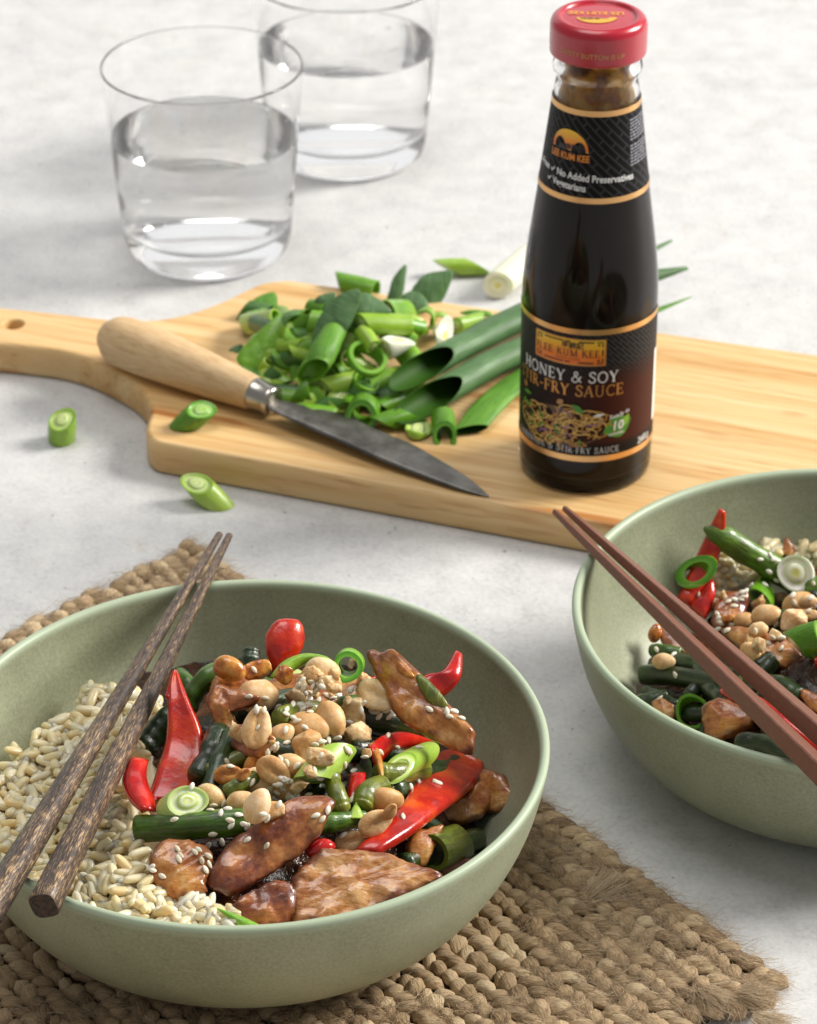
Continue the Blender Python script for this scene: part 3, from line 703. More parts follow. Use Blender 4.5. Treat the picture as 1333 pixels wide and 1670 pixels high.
# ================================================================== JUTE PLACEMAT
m = NT('jute'); c = m.coord('UV', (1, 1, 1)); cu = m.coord('UV', (26, 3.0, 1)); fs_ = m.noise(cu.outputs[0], 1.0, 4, .65)
big = m.noise(m.coord('Object').outputs[0], 130, 3)
t = m.math('ADD', m.math('MULTIPLY', fs_, .55), m.math('ADD', m.math('MULTIPLY', big, .3), m.math('MULTIPLY', m.math('ADD', m.attr(), m.math('MULTIPLY', m.rnd(), 0.5)), .3)))
colr = m.ramp(t, [(.3, '#755d42'), (.44, '#a98f6d'), (.56, '#c4a882'), (.7, '#d8c09a'), (.9, '#e8d6b4')])
m.set(Base_Color=colr, Roughness=.85, Specular_IOR_Level=.2, Normal=m.bump(fs_, 1.0, .0011), Sheen_Weight=.15); JUTE = m.mat
m = NT('jute_fibre'); m.set(Base_Color=m.ramp(m.attr(), [(0, '#927859'), (.5, '#bca384'), (1, '#dccbaf')]), Roughness=.7, Specular_IOR_Level=.3); FIBRE = m.mat
m = NT('jute_backing'); m.set(Base_Color='#4a3a28', Roughness=.95); JBACK = m.mat
mA, mB, mL = un(318, 884, .45), un(1288, 1606, .4), un(-4, 1042, .4)
mA.z = mB.z = mL.z = 0
dD = (mB - mA).normalized(); pP = Vector((dD.y, -dD.x, 0)); wL = (mL - mA).normalized()
if pP.dot(wL) < 0: pP = -pP
LEN = (mB - mA).length; slopeA = wL.dot(dD) / wL.dot(pP)
mat_root = empty('placemat', (mA + dD * LEN / 2 + pP * 12), 'brown woven jute placemat under the front bowl, frayed at its right corner', 'placemat')
RJ = random.Random(3)
def stitch_mb(mb, p, dirv, L, w, h, seed, tone, segs=18, rings=9, tw=1.5):
    """one plump twist of jute: a spindle whose skin is ridged by its fibres"""
    d = dirv.normalized(); s = Vector((-d.y, d.x, 0)).normalized(); up = d.cross(s)
    if up.z < 0: up = -up
    rows = []; k = 5
    for i in range(rings):
        t = -1 + 2 * i / (rings - 1); e = max(.0, 1 - abs(t) ** 2.6) ** .5; e = max(e, .10)
        row = []
        for j in range(segs):
            a = 2 * pi * j / segs
            rg = 1 + .08 * sin(k * a + t * tw * 2.2 + seed) + .05 * sin((k + 4) * a + t * tw * 3.1 + seed * 2.7)
            q = p + d * (t * L / 2) + s * (cos(a) * w / 2 * e * rg) + up * (sin(a) * h / 2 * e * rg - abs(t) ** 2 * h * .28)
            row.append(mb.vert(q, tone, ((a + t * tw * .45) / (2 * pi) * .9 + seed, t * L / 2)))
        rows.append(row)
    mb.grid(rows, True); mb.face(rows[0]); mb.face(rows[-1])
SPC, STP = .63, .53
spots = []
nrow = 48
for i in range(nrow):
    s = .30 + i * SPC
    t0 = slopeA * s + (0.25 if (i // 2) % 2 else 0.0) + RJ.uniform(-.1, .1); t1 = LEN - RJ.uniform(.1, .35) + .25 * sin(i * .9)
    n = int((t1 - t0) / STP)
    sg = 1 if i % 2 else -1
    for k in range(n + 1):
        t = t0 + (k + (.5 if i % 2 else 0)) * STP + RJ.uniform(-.12, .12)
        if t > t1: continue
        p = mA + dD * t + pP * (s + RJ.uniform(-.09, .09))
        edge = k == 0 or k >= n - 1 or i == 0
        ang = sg * radians(RJ.uniform(14, 46)); L = RJ.uniform(.78, 1.2); w = RJ.uniform(.44, .68); h = RJ.uniform(.32, .5)
        if i < 1: w *= 1.15; L *= 1.1
        if k == 0: ang += radians(40) * (1 if i % 2 else -1); w *= 1.25; h *= 1.15
        d = (dD * cos(ang) + pP * sin(ang)); d.z = RJ.uniform(-.10, .12)
        z = .36 + RJ.uniform(-.06, .07)
        spots.append((p + Vector((0, 0, z)), d, L, w, h, RJ.uniform(0, 9), RJ.uniform(-.25, .65)))
vis = []
for sp_ in spots:
    u, v = proj(sp_[0]); rr = (sp_[0] - B1).length
    if not ((sp_[0].x - B1.x) ** 2 + (sp_[0].y - B1.y) ** 2 < 5.4 ** 2):
        inf = 0 <= u <= 1333 and 0 <= v <= 1670
        hid = ((sp_[0].x - B1.x) ** 2 + (sp_[0].y + 2.2 - B1.y) ** 2 < 9.2 ** 2) and sp_[0].y > B1.y - 6
        vis.append((0 if (inf and not hid) else 1, -ppc(sp_[0]), sp_))
vis.sort(key=lambda q: (q[0], q[1]))
protos = []
for k in range(16):
    mb = MB(); stitch_mb(mb, Vector((0, 0, 0)), Vector((1, 0, 0)), 1.0, .56, .48, k * 1.7, RJ.uniform(-.25, .65)); protos.append(mb.mesh('stitch', [JUTE], Vector((0, 0, 0))))
rb = MB()
for k, (a, b, sp_) in enumerate(vis):
    p, d, L, w, h, sd, tn = sp_
    if k < 300:
        o = link('stitch', protos[k % 16], mat_root); o.location = p * CM - mat_root.location
        o.rotation_euler = (RJ.uniform(-.15, .15), -math.asin(max(-1, min(1, d.normalized().z))), math.atan2(d.y, d.x)); o.scale = (L, w / .56, h / .48)
    else:
        stitch_mb(rb, p, d, L, w, h, sd, tn, 14, 7)
tag(rb.build('weave', JUTE, mat_root, recalc=False), kind='stuff')
mb = MB()
q = [mA + dD * .5 + pP * .5, mA + dD * (LEN - .5) + pP * .5, mA + dD * (LEN - .5) + pP * 30, mA + dD * (.5 + slopeA * 30) + pP * 30]
rows = [[mb.vert(a + Vector((0, 0, z))) for a in q] for z in (.03, .22)]
mb.grid(rows, True); mb.face(rows[0]); mb.face(rows[1]); mb.build('backing', JBACK, mat_root, smooth=False)
# loose hairs and the frayed tufts at the right corner
fb = MB()
def hair(p, d, L, curl, r=.008, tone=.5, n=5):
    pts = []; d = d.normalized(); s = Vector((RJ.uniform(-1, 1), RJ.uniform(-1, 1), RJ.uniform(-.4, .6))).normalized()
    for i in range(n):
        t = i / (n - 1); pts.append(p + d * L * t + s * curl * L * t * t)
    fr = frames(pts); rows = []
    for i, q in enumerate(pts):
        rr = r * (1 - .6 * i / (n - 1)); rows.append([fb.vert(q + (fr[i][1] * cos(a) + fr[i][2] * sin(a)) * rr, tone) for a in (0, 2.1, 4.2)])
    fb.grid(rows, True)
shown = [q[2] for q in vis if q[0] == 0]
for p, d, L, w, h, sd, tn in shown:
    for _ in range(34):
        dd = Vector((d.x + RJ.gauss(0, .4), d.y + RJ.gauss(0, .4), RJ.uniform(-.25, .35)))
        hair(p + Vector((RJ.uniform(-.3, .3), RJ.uniform(-.3, .3), h * RJ.uniform(.2, .5))), dd, RJ.uniform(.3, .9), RJ.uniform(-.5, .5), RJ.uniform(.005, .010), RJ.random())
for i in range(260):
    t = RJ.uniform(0, LEN); p = mA + dD * t - pP * RJ.uniform(-.1, .15) + Vector((0, 0, RJ.uniform(.05, .6)))
    hair(p, -pP + dD * RJ.uniform(-1, 1) + Vector((0, 0, RJ.uniform(-.1, .5))), RJ.uniform(.3, 1.0), RJ.uniform(-.6, .6), .006, RJ.random())
for i in range(150):
    s = RJ.uniform(0, 14); p = mA + dD * (slopeA * s) + pP * s + Vector((0, 0, RJ.uniform(.1, .7)))
    hair(p, -dD + pP * RJ.uniform(-1, 1) + Vector((0, 0, RJ.uniform(0, .6))), RJ.uniform(.25, .7), RJ.uniform(-.6, .6), .006, RJ.random())
for (u, v, n, dd) in ((1150, 1618, 420, Vector((.55, -.9, .25))), (1215, 1622, 360, Vector((.9, -.5, .3))), (970, 1462, 260, Vector((.9, .5, .3))), (1240, 1662, 300, Vector((.8, -.6, .05)))):
    c0 = un(u, v, .5)
    for i in range(n):
        a = Vector((RJ.gauss(0, .16), RJ.gauss(0, .16), RJ.gauss(0, .10)))
        hair(c0 + a, dd + a * 1.2 + Vector((RJ.gauss(0, .15), RJ.gauss(0, .15), RJ.gauss(0, .12))), RJ.uniform(.7, 1.15), RJ.uniform(-.35, .1), .010, RJ.uniform(.5, 1.0))
tag(fb.build('fibre', FIBRE, mat_root, recalc=False), kind='stuff')
# ================================================================== FOOD: builders
def heap1(x, y):
    dx, dy = x - B1.x, y - B1.y
    base = 4.0 - 2.2 / (1 + math.exp(-(dx - 6.6) * 1.6))
    h = base + 3.0 * math.exp(-((dx - .4) / 5.2) ** 2 - ((dy + .4) / 5.0) ** 2) + .75 * math.exp(-((dx + 2) / 5) ** 2 - ((dy + 7) / 3.0) ** 2)
    r = math.hypot(dx, dy); return max(h, B1.z + bowl_in(r)) if r < 9.7 and dy > -3 else h
def heap2(x, y):
    dx, dy = x - B2.x, y - B2.y; r = math.hypot(dx, dy); w = B2.z + bowl_in(r) if r < 9.7 and dy > -3 else 0
    return max(w, 1.25 + 4.0 * math.exp(-((dx - .8) / 5.4) ** 2 - ((dy + .2) / 5.4) ** 2))
VIEW = -FWD
def place(u, v, hf, dz): 
    p = hit(u, v, hf); return p - ray(u, v).normalized() * dz
def nrm_at(p, hf, k=.5): return (hnorm(p, hf) * (1 - k) + VIEW * k).normalized()
def slab(name, outl, hf, mat, dz=.1, nrm=None, th=.4, bulge=.15, bend=(0, 0), ang=0.0, amp=.05, nsc=1.2, edge=.04, seed=0, N=64, tone_edge=True, fibre=0.0, fdir=0.0, lift=(0, 0), z=None, sq=5):
    cu, cv = sum(p[0] for p in outl) / len(outl), sum(p[1] for p in outl) / len(outl)
    c = un(cu, cv, z) if z else place(cu, cv, hf, dz); n = Vector(nrm).normalized() if nrm else nrm_at(c, hf)
    pts = [on_plane(u, v, c, n) for u, v in outl]
    e1 = (RIGHT - n * RIGHT.dot(n)).normalized(); e2 = n.cross(e1)
    P2 = catmull([((p - c).dot(e1), (p - c).dot(e2), 0) for p in pts], N, True)
    R0 = max(q.length for q in P2)
    mb = MB(); rows = []
    ca_, sa_ = cos(ang), sin(ang); fc, fs = cos(fdir), sin(fdir)
    def put(q, s, h, tone, top):
        x, y = q.x * s, q.y * s
        b = bend[0] * (x * ca_ + y * sa_) ** 2 + bend[1] * (-x * sa_ + y * ca_) ** 2 + lift[0] * x + lift[1] * y
        nn = amp * (nz((x, y, seed), nsc, seed) + .42 * nz((x, y, seed + 3), nsc * 2.4, seed) + .10 * nz((x, y, seed + 5), nsc * 7, seed))
        if fibre: nn += fibre * nz(((x * fc + y * fs) * .35, (-x * fs + y * fc) * 5.0, seed), 1.6, seed)
        ed = (edge * nz((q.x * 2, q.y * 2, seed + 9), 1.5, seed) + edge * .5 * nz((q.x * 6, q.y * 6, seed + 4), 1.5, seed)) * s ** 7
        r = q.normalized() * ed if q.length > 1e-6 else Vector((0, 0, 0))
        return mb.vert(c + e1 * (x + r.x) + e2 * (y + r.y) + n * (h + bulge * (1 - s * s) + b + nn), tone, (x * ca_ + y * sa_, -x * sa_ + y * ca_))
    top = [.1, .2, .3, .4, .5, .59, .67, .74, .8, .86, .91, .95, .98, .995]
    t0 = put(Vector((0, 0, 0)), 0, th / 2, 0, 1)
    for s in top: rows.append([put(q, s, th / 2 * sqrt(1 - s ** sq), s if tone_edge else 0, 1) for q in P2])
    rows.append([put(q, 1.0, 0, 1, 0) for q in P2])
    for s in (.985, .93, .8, .55, .25): rows.append([put(q, s, -th / 2 * sqrt(1 - s ** sq), s, 0) for q in P2])
    b0 = put(Vector((0, 0, 0)), 0, -th / 2, 0, 0)
    mb.fan(t0, rows[0]); mb.grid(rows, True); mb.fan(b0, rows[-1], flip=True)
    return mb.build(name, mat)
def strip(name, A, Bp, hf, mat, dz=(.1,), th=.32, curl=.12, nrm=None, amp=.025, seed=0, N=34, M=10, taper=True, mats=None, k=.5, z=None):
    """a long piece given by its two edges in the photo; dz = heights above the heap along it"""
    a = catmull([(p[0], p[1], 0) for p in A], N); b = catmull([(p[0], p[1], 0) for p in Bp], N)
    dzs = catmull([(d, 0, 0) for d in (list(dz) if len(dz) > 1 else [dz[0], dz[0]])], N)
    if z: zs = catmull([(d, 0, 0) for d in z], N); mid = [un((a[i].x + b[i].x) / 2, (a[i].y + b[i].y) / 2, zs[i].x) for i in range(N)]
    else: mid = [place((a[i].x + b[i].x) / 2, (a[i].y + b[i].y) / 2, hf, dzs[i].x) for i in range(N)]
    sm = mid[:]
    for _ in range(6): sm = [sm[0]] + [(sm[i - 1] + sm[i] * 2 + sm[i + 1]) / 4 for i in range(1, N - 1)] + [sm[-1]]
    # keep the smoothed depth but stay on the photo ray
    mb = MB(); rows = []
    for i in range(N):
        n = Vector(nrm).normalized() if nrm else nrm_at(sm[i], hf, k)
        L, Rr = on_plane(a[i].x, a[i].y, sm[i], n), on_plane(b[i].x, b[i].y, sm[i], n)
        w = (L - Rr).length; e = min(1.0, i / 2.2 + .25, (N - 1 - i) / 2.2 + .25) if taper else 1.0
        t_ = th * e; row = []
        for j in range(M + 1):
            t = j / M; q = L.lerp(Rr, t); rd = sqrt(max(0, 1 - abs(2 * t - 1) ** 6))
            row.append(mb.vert(q + n * (curl * 4 * t * (1 - t) + t_ * .5 * rd + amp * (nz(q, 1.3, seed) + .5 * nz(q, 4, seed))), 0 , (t * w, i / N * 5)))
        for j in range(M - 1, 0, -1):
            t = j / M; q = L.lerp(Rr, t); rd = sqrt(max(0, 1 - abs(2 * t - 1) ** 6))
            row.append(mb.vert(q + n * (curl * 4 * t * (1 - t) - t_ * .5 * rd), 1, (t * w, i / N * 5)))
        rows.append(row)
    mb.grid(rows, True)
    for r_ in (rows[0], rows[-1]):
        cc = mb.vert(sum((mb.v[i] for i in r_), Vector()) / len(r_), .5, (0, 0)); mb.fan(cc, r_)
    return mb.build(name, mat)
def bean(name, path, rpx, hf, mat, dz=0.0, ends=(.45, .45), bump=.12, n=22, oval=.88, seed=0, N=30, taper=(1, 1), endmat=None, z=None):
    p0 = place(path[0][0], path[0][1], hf, 0); r = rpx / ppc(p0)
    pts = []
    for q in path:
        d = q[2] if len(q) > 2 else dz
        pts.append(un(q[0], q[1], d) if z else place(q[0], q[1], hf, r * .8 + d))
    P = catmull([tuple(p) for p in pts], N)
    mb = MB(); ln = sum((P[i + 1] - P[i]).length for i in range(N - 1)); rad = []
    for i in range(N):
        t = i / (N - 1); k = 1 + bump * sin(t * ln * 4.2 + seed) * .6 + bump * nz((t * 4, seed, 0), 1.5, seed)
        k *= taper[0] + (1 - taper[0]) * min(1, t * 4); k *= taper[1] + (1 - taper[1]) * min(1, (1 - t) * 4)
        rad.append(r * k)
    def shp(t, an):
        g = 1 - .2 * math.exp(-((an - 1.57 + .5 * sin(seed)) / .16) ** 2); return cos(an) * g * oval, sin(an) * g
    tube(mb, P, rad, n, shp, roundcap=ends[0])
    return mb.build(name, mat)
def scallion(name, u0, v0, z0, u1, v1, z1, rpx, hf, mats, k0=0.0, k1=0.0, style='solid', n=26, flat=1.0, wall=.14, s0=0.0, s1=0.0, absz=False, layers=(1, .84, .80, .55, .51, .27, .22), seed=0, nl=7, nb=None, na=None):
    """a cut length of spring onion between two cut faces; mats = [skin, cut face]; k tilts a cut towards the camera, s sideways"""
    a = un(u0, v0, z0) if absz else place(u0, v0, hf, z0); b = un(u1, v1, z1) if absz else place(u1, v1, hf, z1)
    r = rpx / ppc(a); d = (b - a).normalized()
    e = (VIEW - d * VIEW.dot(d)).normalized(); g = d.cross(e)
    na, nb = (Vector(na).normalized() if na else (-Vector(nb).normalized() if nb else (-d + e * k0 + g * s0).normalized())), (Vector(nb).normalized() if nb else (d + e * k1 + g * s1).normalized())
    mb = MB()
    def ringpt(t, an, f):
        q = (e * cos(an) * flat + g * sin(an)) * r * f * (1 + .03 * sin(3 * an + seed))
        oa = -q.dot(na) / d.dot(na); ob = -q.dot(nb) / d.dot(nb)
        return q, a + q + d * oa, b + q + d * ob
    rows = []
    for i in range(nl + 1):
        t = i / nl; row = []
        for j in range(n):
            an = 2 * pi * j / n; q, pa, pb = ringpt(t, an, 1.0)
            bow = 1 + .05 * sin(pi * t) + .02 * nz((t * 3, an, seed), 1.3, seed)
            p = pa.lerp(pb, t); c = a.lerp(b, t); row.append(mb.vert(c + (p - c) * 1.0 + q * (bow - 1), t, (an * r, t * (b - a).length)))
        rows.append(row)
    mb.grid(rows, True, 0)
    if style == 'hollow':
        inn = []
        for i in range(nl + 1):
            t = i / nl; row = []
            for j in range(n):
                an = 2 * pi * j / n; q, pa, pb = ringpt(t, an, 1 - wall); row.append(mb.vert(pa.lerp(pb, t), .5, (an * r, t)))
            inn.append(row)
        mb.grid(inn, True, 0, True)
        for A_, B_ in ((rows[0], inn[0]), (rows[-1], inn[-1])):
            oa = [mb.vert(mb.v[i], 1.0) for i in A_]; ib = [mb.vert(mb.v[i], .8) for i in B_]; mb.grid([oa, ib], True, 1 if wall > .25 else 0)
    else:
        for side in (0, 1):
            prev = None
            for li, f in enumerate(layers):
                rec = (.06 if li in (2, 3) else (-.03 if li in (5, 6) else 0)) * r
                row = []
                for j in range(n):
                    an = 2 * pi * j / n; q, pa, pb = ringpt(0, an, f); row.append(mb.vert((pa if side == 0 else pb) - (na if side == 0 else nb) * rec, f))
                if prev: mb.grid([prev, row], True, 1)
                prev = row
            cc = mb.vert((a if side == 0 else b), 0.0); mb.fan(cc, prev, 1)
    return mb.build(name, mats)
# ------------------------------------------------------------------ food materials
def glossy(name, stops, scale, **k): return food(name, stops, scale, **k)
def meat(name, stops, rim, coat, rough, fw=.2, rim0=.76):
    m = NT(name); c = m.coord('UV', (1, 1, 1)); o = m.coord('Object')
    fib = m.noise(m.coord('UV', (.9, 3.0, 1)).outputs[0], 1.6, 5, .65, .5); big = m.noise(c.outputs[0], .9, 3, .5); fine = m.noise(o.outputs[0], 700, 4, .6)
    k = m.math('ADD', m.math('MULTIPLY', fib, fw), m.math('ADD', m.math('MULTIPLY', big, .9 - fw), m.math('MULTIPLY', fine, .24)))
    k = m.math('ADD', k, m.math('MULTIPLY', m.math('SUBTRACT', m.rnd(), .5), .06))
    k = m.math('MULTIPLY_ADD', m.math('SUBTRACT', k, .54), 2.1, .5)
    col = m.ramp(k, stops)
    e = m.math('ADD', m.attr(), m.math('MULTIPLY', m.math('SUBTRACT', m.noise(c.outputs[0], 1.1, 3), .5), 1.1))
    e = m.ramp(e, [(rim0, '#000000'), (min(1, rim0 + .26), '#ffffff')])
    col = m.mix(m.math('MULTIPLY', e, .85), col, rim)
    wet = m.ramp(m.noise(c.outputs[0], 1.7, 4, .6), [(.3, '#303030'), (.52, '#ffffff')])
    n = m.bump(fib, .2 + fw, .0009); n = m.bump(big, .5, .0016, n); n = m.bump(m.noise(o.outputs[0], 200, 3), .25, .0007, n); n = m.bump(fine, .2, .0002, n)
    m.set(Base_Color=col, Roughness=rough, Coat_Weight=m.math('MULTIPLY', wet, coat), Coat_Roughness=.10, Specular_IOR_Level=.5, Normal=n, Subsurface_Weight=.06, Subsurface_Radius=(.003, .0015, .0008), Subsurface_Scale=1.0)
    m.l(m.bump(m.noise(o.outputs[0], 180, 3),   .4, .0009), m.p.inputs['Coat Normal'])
    return m.mat
MEAT = meat('glazed_meat', [(.2, '#6a300d'), (.4, '#97501a'), (.55, '#b26e2a'), (.72, '#c48840'), (.9, '#d8a868')], '#6a2f10', 1.0, .38, .25, .8)
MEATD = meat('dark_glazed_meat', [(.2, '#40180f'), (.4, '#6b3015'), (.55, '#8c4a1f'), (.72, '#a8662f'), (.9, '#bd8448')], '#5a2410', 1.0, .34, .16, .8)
MEATP = meat('pale_meat', [(.2, '#7a3d15'), (.4, '#a5652c'), (.55, '#bd8347'), (.72, '#cd9c62'), (.9, '#dfbb8a')], '#642415', 1.0, .34, .35, .74)

PEP = food('red_pepper', [(.2, '#8d0607'), (.42, '#b50d0a'), (.6, '#c81c0c'), (.8, '#d63512')], 70, .26, ((260, .25, .0006), (900, .15, .0003)), .6, .10, .25, (.006, .0015, .0008), fine=.15, rvar=.06)
PEPF = food('pepper_flesh', [(.2, '#9c1007'), (.42, '#ba1c0a'), (.6, '#cb320d'), (.8, '#d95715')], 80, .3, ((300, .45, .0007), (1000, .2, .0003)), .6, .12, .25, (.006, .002, .0008), fine=.25, rvar=.05)
def bean_mat(name, stops, glaze, gw):
    m = NT(name); u = m.coord('UV', (4.5, .7, 1)); o = m.coord('Object'); w = m.noise(u.outputs[0], 1.4, 5, .65, .6); b = m.noise(o.outputs[0], 55, 4, .6)
    k = m.math('ADD', m.math('MULTIPLY', w, .5), m.math('MULTIPLY', b, .5)); k = m.math('ADD', k, m.math('MULTIPLY', m.math('SUBTRACT', m.rnd(), .5), .12)); k = m.math('MULTIPLY_ADD', m.math('SUBTRACT', k, .5), 1.9, .5)
    col = m.mix(m.math('MULTIPLY', m.ramp(m.noise(o.outputs[0], 75, 4, .6), [(.48, '#000000'), (.66, '#ffffff')]), gw), m.ramp(k, stops), glaze)
    n = m.bump(w, .45, .0010); n = m.bump(m.noise(o.outputs[0], 420, 3), .25, .0004, n)
    m.set(Base_Color=col, Roughness=m.math('MULTIPLY_ADD', b, .3, .18), Coat_Weight=.45, Coat_Roughness=.14, Normal=n, Subsurface_Weight=.12, Subsurface_Radius=(.002, .003, .001), Subsurface_Scale=1.0); return m.mat
BEAN = bean_mat('green_bean', [(.2, '#27420b'), (.42, '#3f6211'), (.6, '#5a7f1b'), (.8, '#7a9c30')], '#4a3208', .5)
BEAND = bean_mat('dark_bean', [(.2, '#101d07'), (.45, '#1d330b'), (.65, '#2d4811'), (.85, '#446023')], '#211405', .6)
OLIVE = bean_mat('olive_bean', [(.2, '#3f470b'), (.42, '#5c6813'), (.6, '#7a8424'), (.8, '#989b3a')], '#5a3c0c', .5)

NUT = food('roast_peanut', [(.2, '#c8965a'), (.42, '#d9ae76'), (.6, '#e5c08e'), (.8, '#eed1a8')], 90, .5, ((500, .35, .0004), (1600, .3, .0002)), .12, .3, .25, (.004, .002, .001), fine=.32, rvar=.3)
NUTP = food('pale_peanut', [(.2, '#c79d60'), (.42, '#d6b179'), (.6, '#e0c290'), (.8, '#ead2a8')], 110, .5, ((400, .5, .0005), (1600, .3, .0002)), .12, .3, .25, (.004, .002, .001), fine=.2, rvar=.2)
NUTO = food('sauced_peanut', [(.2, '#7d3d0c'), (.42, '#a45d18'), (.6, '#bf7d2b'), (.8, '#d39b48')], 100, .3, ((400, .35, .0004),), .7, .1, .2, (.004, .002, .001), fine=.2, rvar=.15)
SES = food('sesame', [(.2, '#d9cdb2'), (.5, '#e8e0cb'), (.8, '#f2ecdc')], 300, .4, ((900, .2, .0002),), .2, .2, .2, (.002, .0015, .001), rvar=.5)
m = NT('brown_rice'); o_ = m.coord('Object'); f = m.noise(o_.outputs[0], 260, 3)
k = m.math('FRACT', m.math('ADD', m.rnd(), m.attr('tint'))); k = m.math('ADD', m.math('MULTIPLY', k, .8), m.math('MULTIPLY', f, .25))
m.set(Base_Color=m.ramp(k, [(0, '#d9bd88'), (.25, '#e3cc9c'), (.55, '#ead6ac'), (.8, '#efdfbd'), (1, '#f4e8cf')]), Roughness=.3, Coat_Weight=.25, Coat_Roughness=.2, Normal=m.bump(f, .12, .0002), Subsurface_Weight=.6, Subsurface_Radius=(.005, .0036, .0022), Subsurface_Scale=1.0)
RICE = m.mat

SAUC = food('brown_sauce', [(.2, '#1c0d06'), (.45, '#331a0b'), (.65, '#4d2811'), (.85, '#68391a')], 90, .22, ((160, .9, .003), (500, .5, .0008)), .3, .2, 0)
def sc_mats(name, skin, face, streak='#ffffff', rough=.34):
    m = NT(name + '_skin'); c = m.coord('UV', (16, 1.2, 1)); f = m.noise(c.outputs[0], 2.2, 4, .6); g = m.noise(m.coord('Object').outputs[0], 60, 3)
    k = m.math('ADD', m.math('MULTIPLY', f, .6), m.math('MULTIPLY', m.math('ADD', g, m.math('MULTIPLY', m.math('SUBTRACT', m.rnd(), .5), .5)), .4))
    m.set(Base_Color=m.ramp(k, [(.32, skin[0]), (.5, skin[1]), (.68, skin[2])]), Roughness=rough, Specular_IOR_Level=.45, Subsurface_Weight=.25, Subsurface_Radius=(.002, .003, .001), Subsurface_Scale=1.0, Coat_Weight=.2, Coat_Roughness=.2, Normal=m.bump(f, .22, .0004)); a = m.mat
    m = NT(name + '_cut'); f = m.noise(m.coord('Object').outputs[0], 500, 4)
    k = m.math('ADD', m.attr(), m.math('MULTIPLY', m.math('SUBTRACT', f, .5), .12))
    m.set(Base_Color=m.ramp(k, face), Roughness=.3, Specular_IOR_Level=.5, Subsurface_Weight=.35, Subsurface_Radius=(.002, .003, .001), Subsurface_Scale=1.0, Coat_Weight=.35, Coat_Roughness=.15, Normal=m.bump(f, .3, .0004))
    return [a, m.mat]
S_PALE = sc_mats('pale_onion', ('#a9bd66', '#c3d088', '#dbe0b4'), [(0, '#e9eecb'), (.22, '#cfdc6a'), (.3, '#e8edcf'), (.5, '#b7cf52'), (.58, '#e2e9c6'), (.82, '#c7d792'), (1, '#b6cb7c')])
S_LIME = sc_mats('lime_onion', ('#6f9a1c', '#93b738', '#b3cc60'), [(0, '#e6edc4'), (.25, '#c2d765'), (.33, '#dfe8b6'), (.52, '#9cc13c'), (.6, '#d3e09a'), (.82, '#a7c552'), (1, '#7ba528')])
S_GRN = sc_mats('green_onion', ('#456f0e', '#639a1c', '#90bd40'), [(0, '#b9d38a'), (.25, '#86b53c'), (.33, '#b5d083'), (.55, '#5f9a24'), (.62, '#a3c66a'), (.82, '#6aa52d'), (1, '#3f7f17')])
S_DARK = sc_mats('dark_onion', ('#2a5218', '#406f24', '#62923e'), [(0, '#74a352'), (.5, '#5a9233'), (.8, '#7fae4b'), (1, '#3d7527')], rough=.42)
S_WHITE = sc_mats('white_onion', ('#d9dcb8', '#e6e8d0', '#f0f1e4'), [(0, '#d9cf63'), (.25, '#e6e2a0'), (.35, '#eef0da'), (.6, '#dfe4b2'), (.7, '#f1f2e2'), (1, '#eceed6')])
# ------------------------------------------------------------------ small pieces with shared meshes
def nut_mesh(kind, seed):
    r_ = random.Random(seed); bm = bmesh.new()
    bmesh.ops.create_icosphere(bm, subdivisions=3, radius=1.0)
    for v in bm.verts:
        p = v.co; x, y, z = p.x, p.y, p.z
        if kind == 'whole':
            k = 1 - .10 * math.exp(-((x - .1) / .35) ** 2); y *= .78 * k; z *= .74 * k
            if x > .55: y *= 1 - (x - .55) * .5
        elif kind == 'half':
            y *= .66 * (1 - .15 * x); z = z * .62 if z < 0 else z * .22
            if z > 0: z -= .2 * math.exp(-(y / .10) ** 2) * max(0, 1 - x * x)
            if x > .7: z += .08
            z += .1
        elif kind == 'back':
            y *= .68 * (1 - .12 * x); z = z * .55 if z > 0 else z * .15
        d = .05 * nz((x, y, z), 1.6, seed) + .012 * nz((x, y, z), 6.0, seed)
        v.co = Vector((x, y, z)) * (1 + d)
    if kind == 'chip':
        for k in range(6):
            nn = Vector((r_.gauss(0, 1), r_.gauss(0, 1), r_.gauss(0, 1))).normalized(); off = r_.uniform(.32, .62)
            bmesh.ops.bisect_plane(bm, geom=bm.verts[:] + bm.edges[:] + bm.faces[:], plane_co=nn * off, plane_no=nn, clear_outer=True)
            es = [e for e in bm.edges if e.is_boundary]
            if es:
                res = bmesh.ops.triangle_fill(bm, edges=es, use_beauty=True)
        bmesh.ops.subdivide_edges(bm, edges=[e for e in bm.edges if e.calc_length() > .3], cuts=2, use_grid_fill=True); bmesh.ops.triangulate(bm, faces=bm.faces)
        bmesh.ops.smooth_vert(bm, verts=bm.verts, factor=.45, use_axis_x=True, use_axis_y=True, use_axis_z=True)
        for v in bm.verts:
            v.co += v.co.normalized() * (.12 * nz(v.co, 2.6, seed) + .06 * nz(v.co, 6, seed)); v.co.z *= .7
        xs = [v.co.length for v in bm.verts]; k = 1 / max(xs)
        for v in bm.verts: v.co *= k * 1.05
    bmesh.ops.recalc_face_normals(bm, faces=bm.faces)
    for v in bm.verts: v.co *= CM
    me = bpy.data.meshes.new('peanut'); bm.to_mesh(me); bm.free()
    me.polygons.foreach_set('use_smooth', [True] * len(me.polygons))
    return me
NUTS = {k: [nut_mesh(k, 10 * i + j) for j in range(4)] for i, k in enumerate(('whole', 'half', 'back', 'chip'))}
def orient(p, ang, n, roll=0.0):
    a = radians(ang); d = RIGHT * cos(a) + UP * sin(a); d = (d - n * d.dot(n)).normalized(); y = n.cross(d)
    M = Matrix((d, y, n)).transposed()
    if roll: M = M @ Matrix.Rotation(roll, 3, 'X')
    return M.to_4x4()
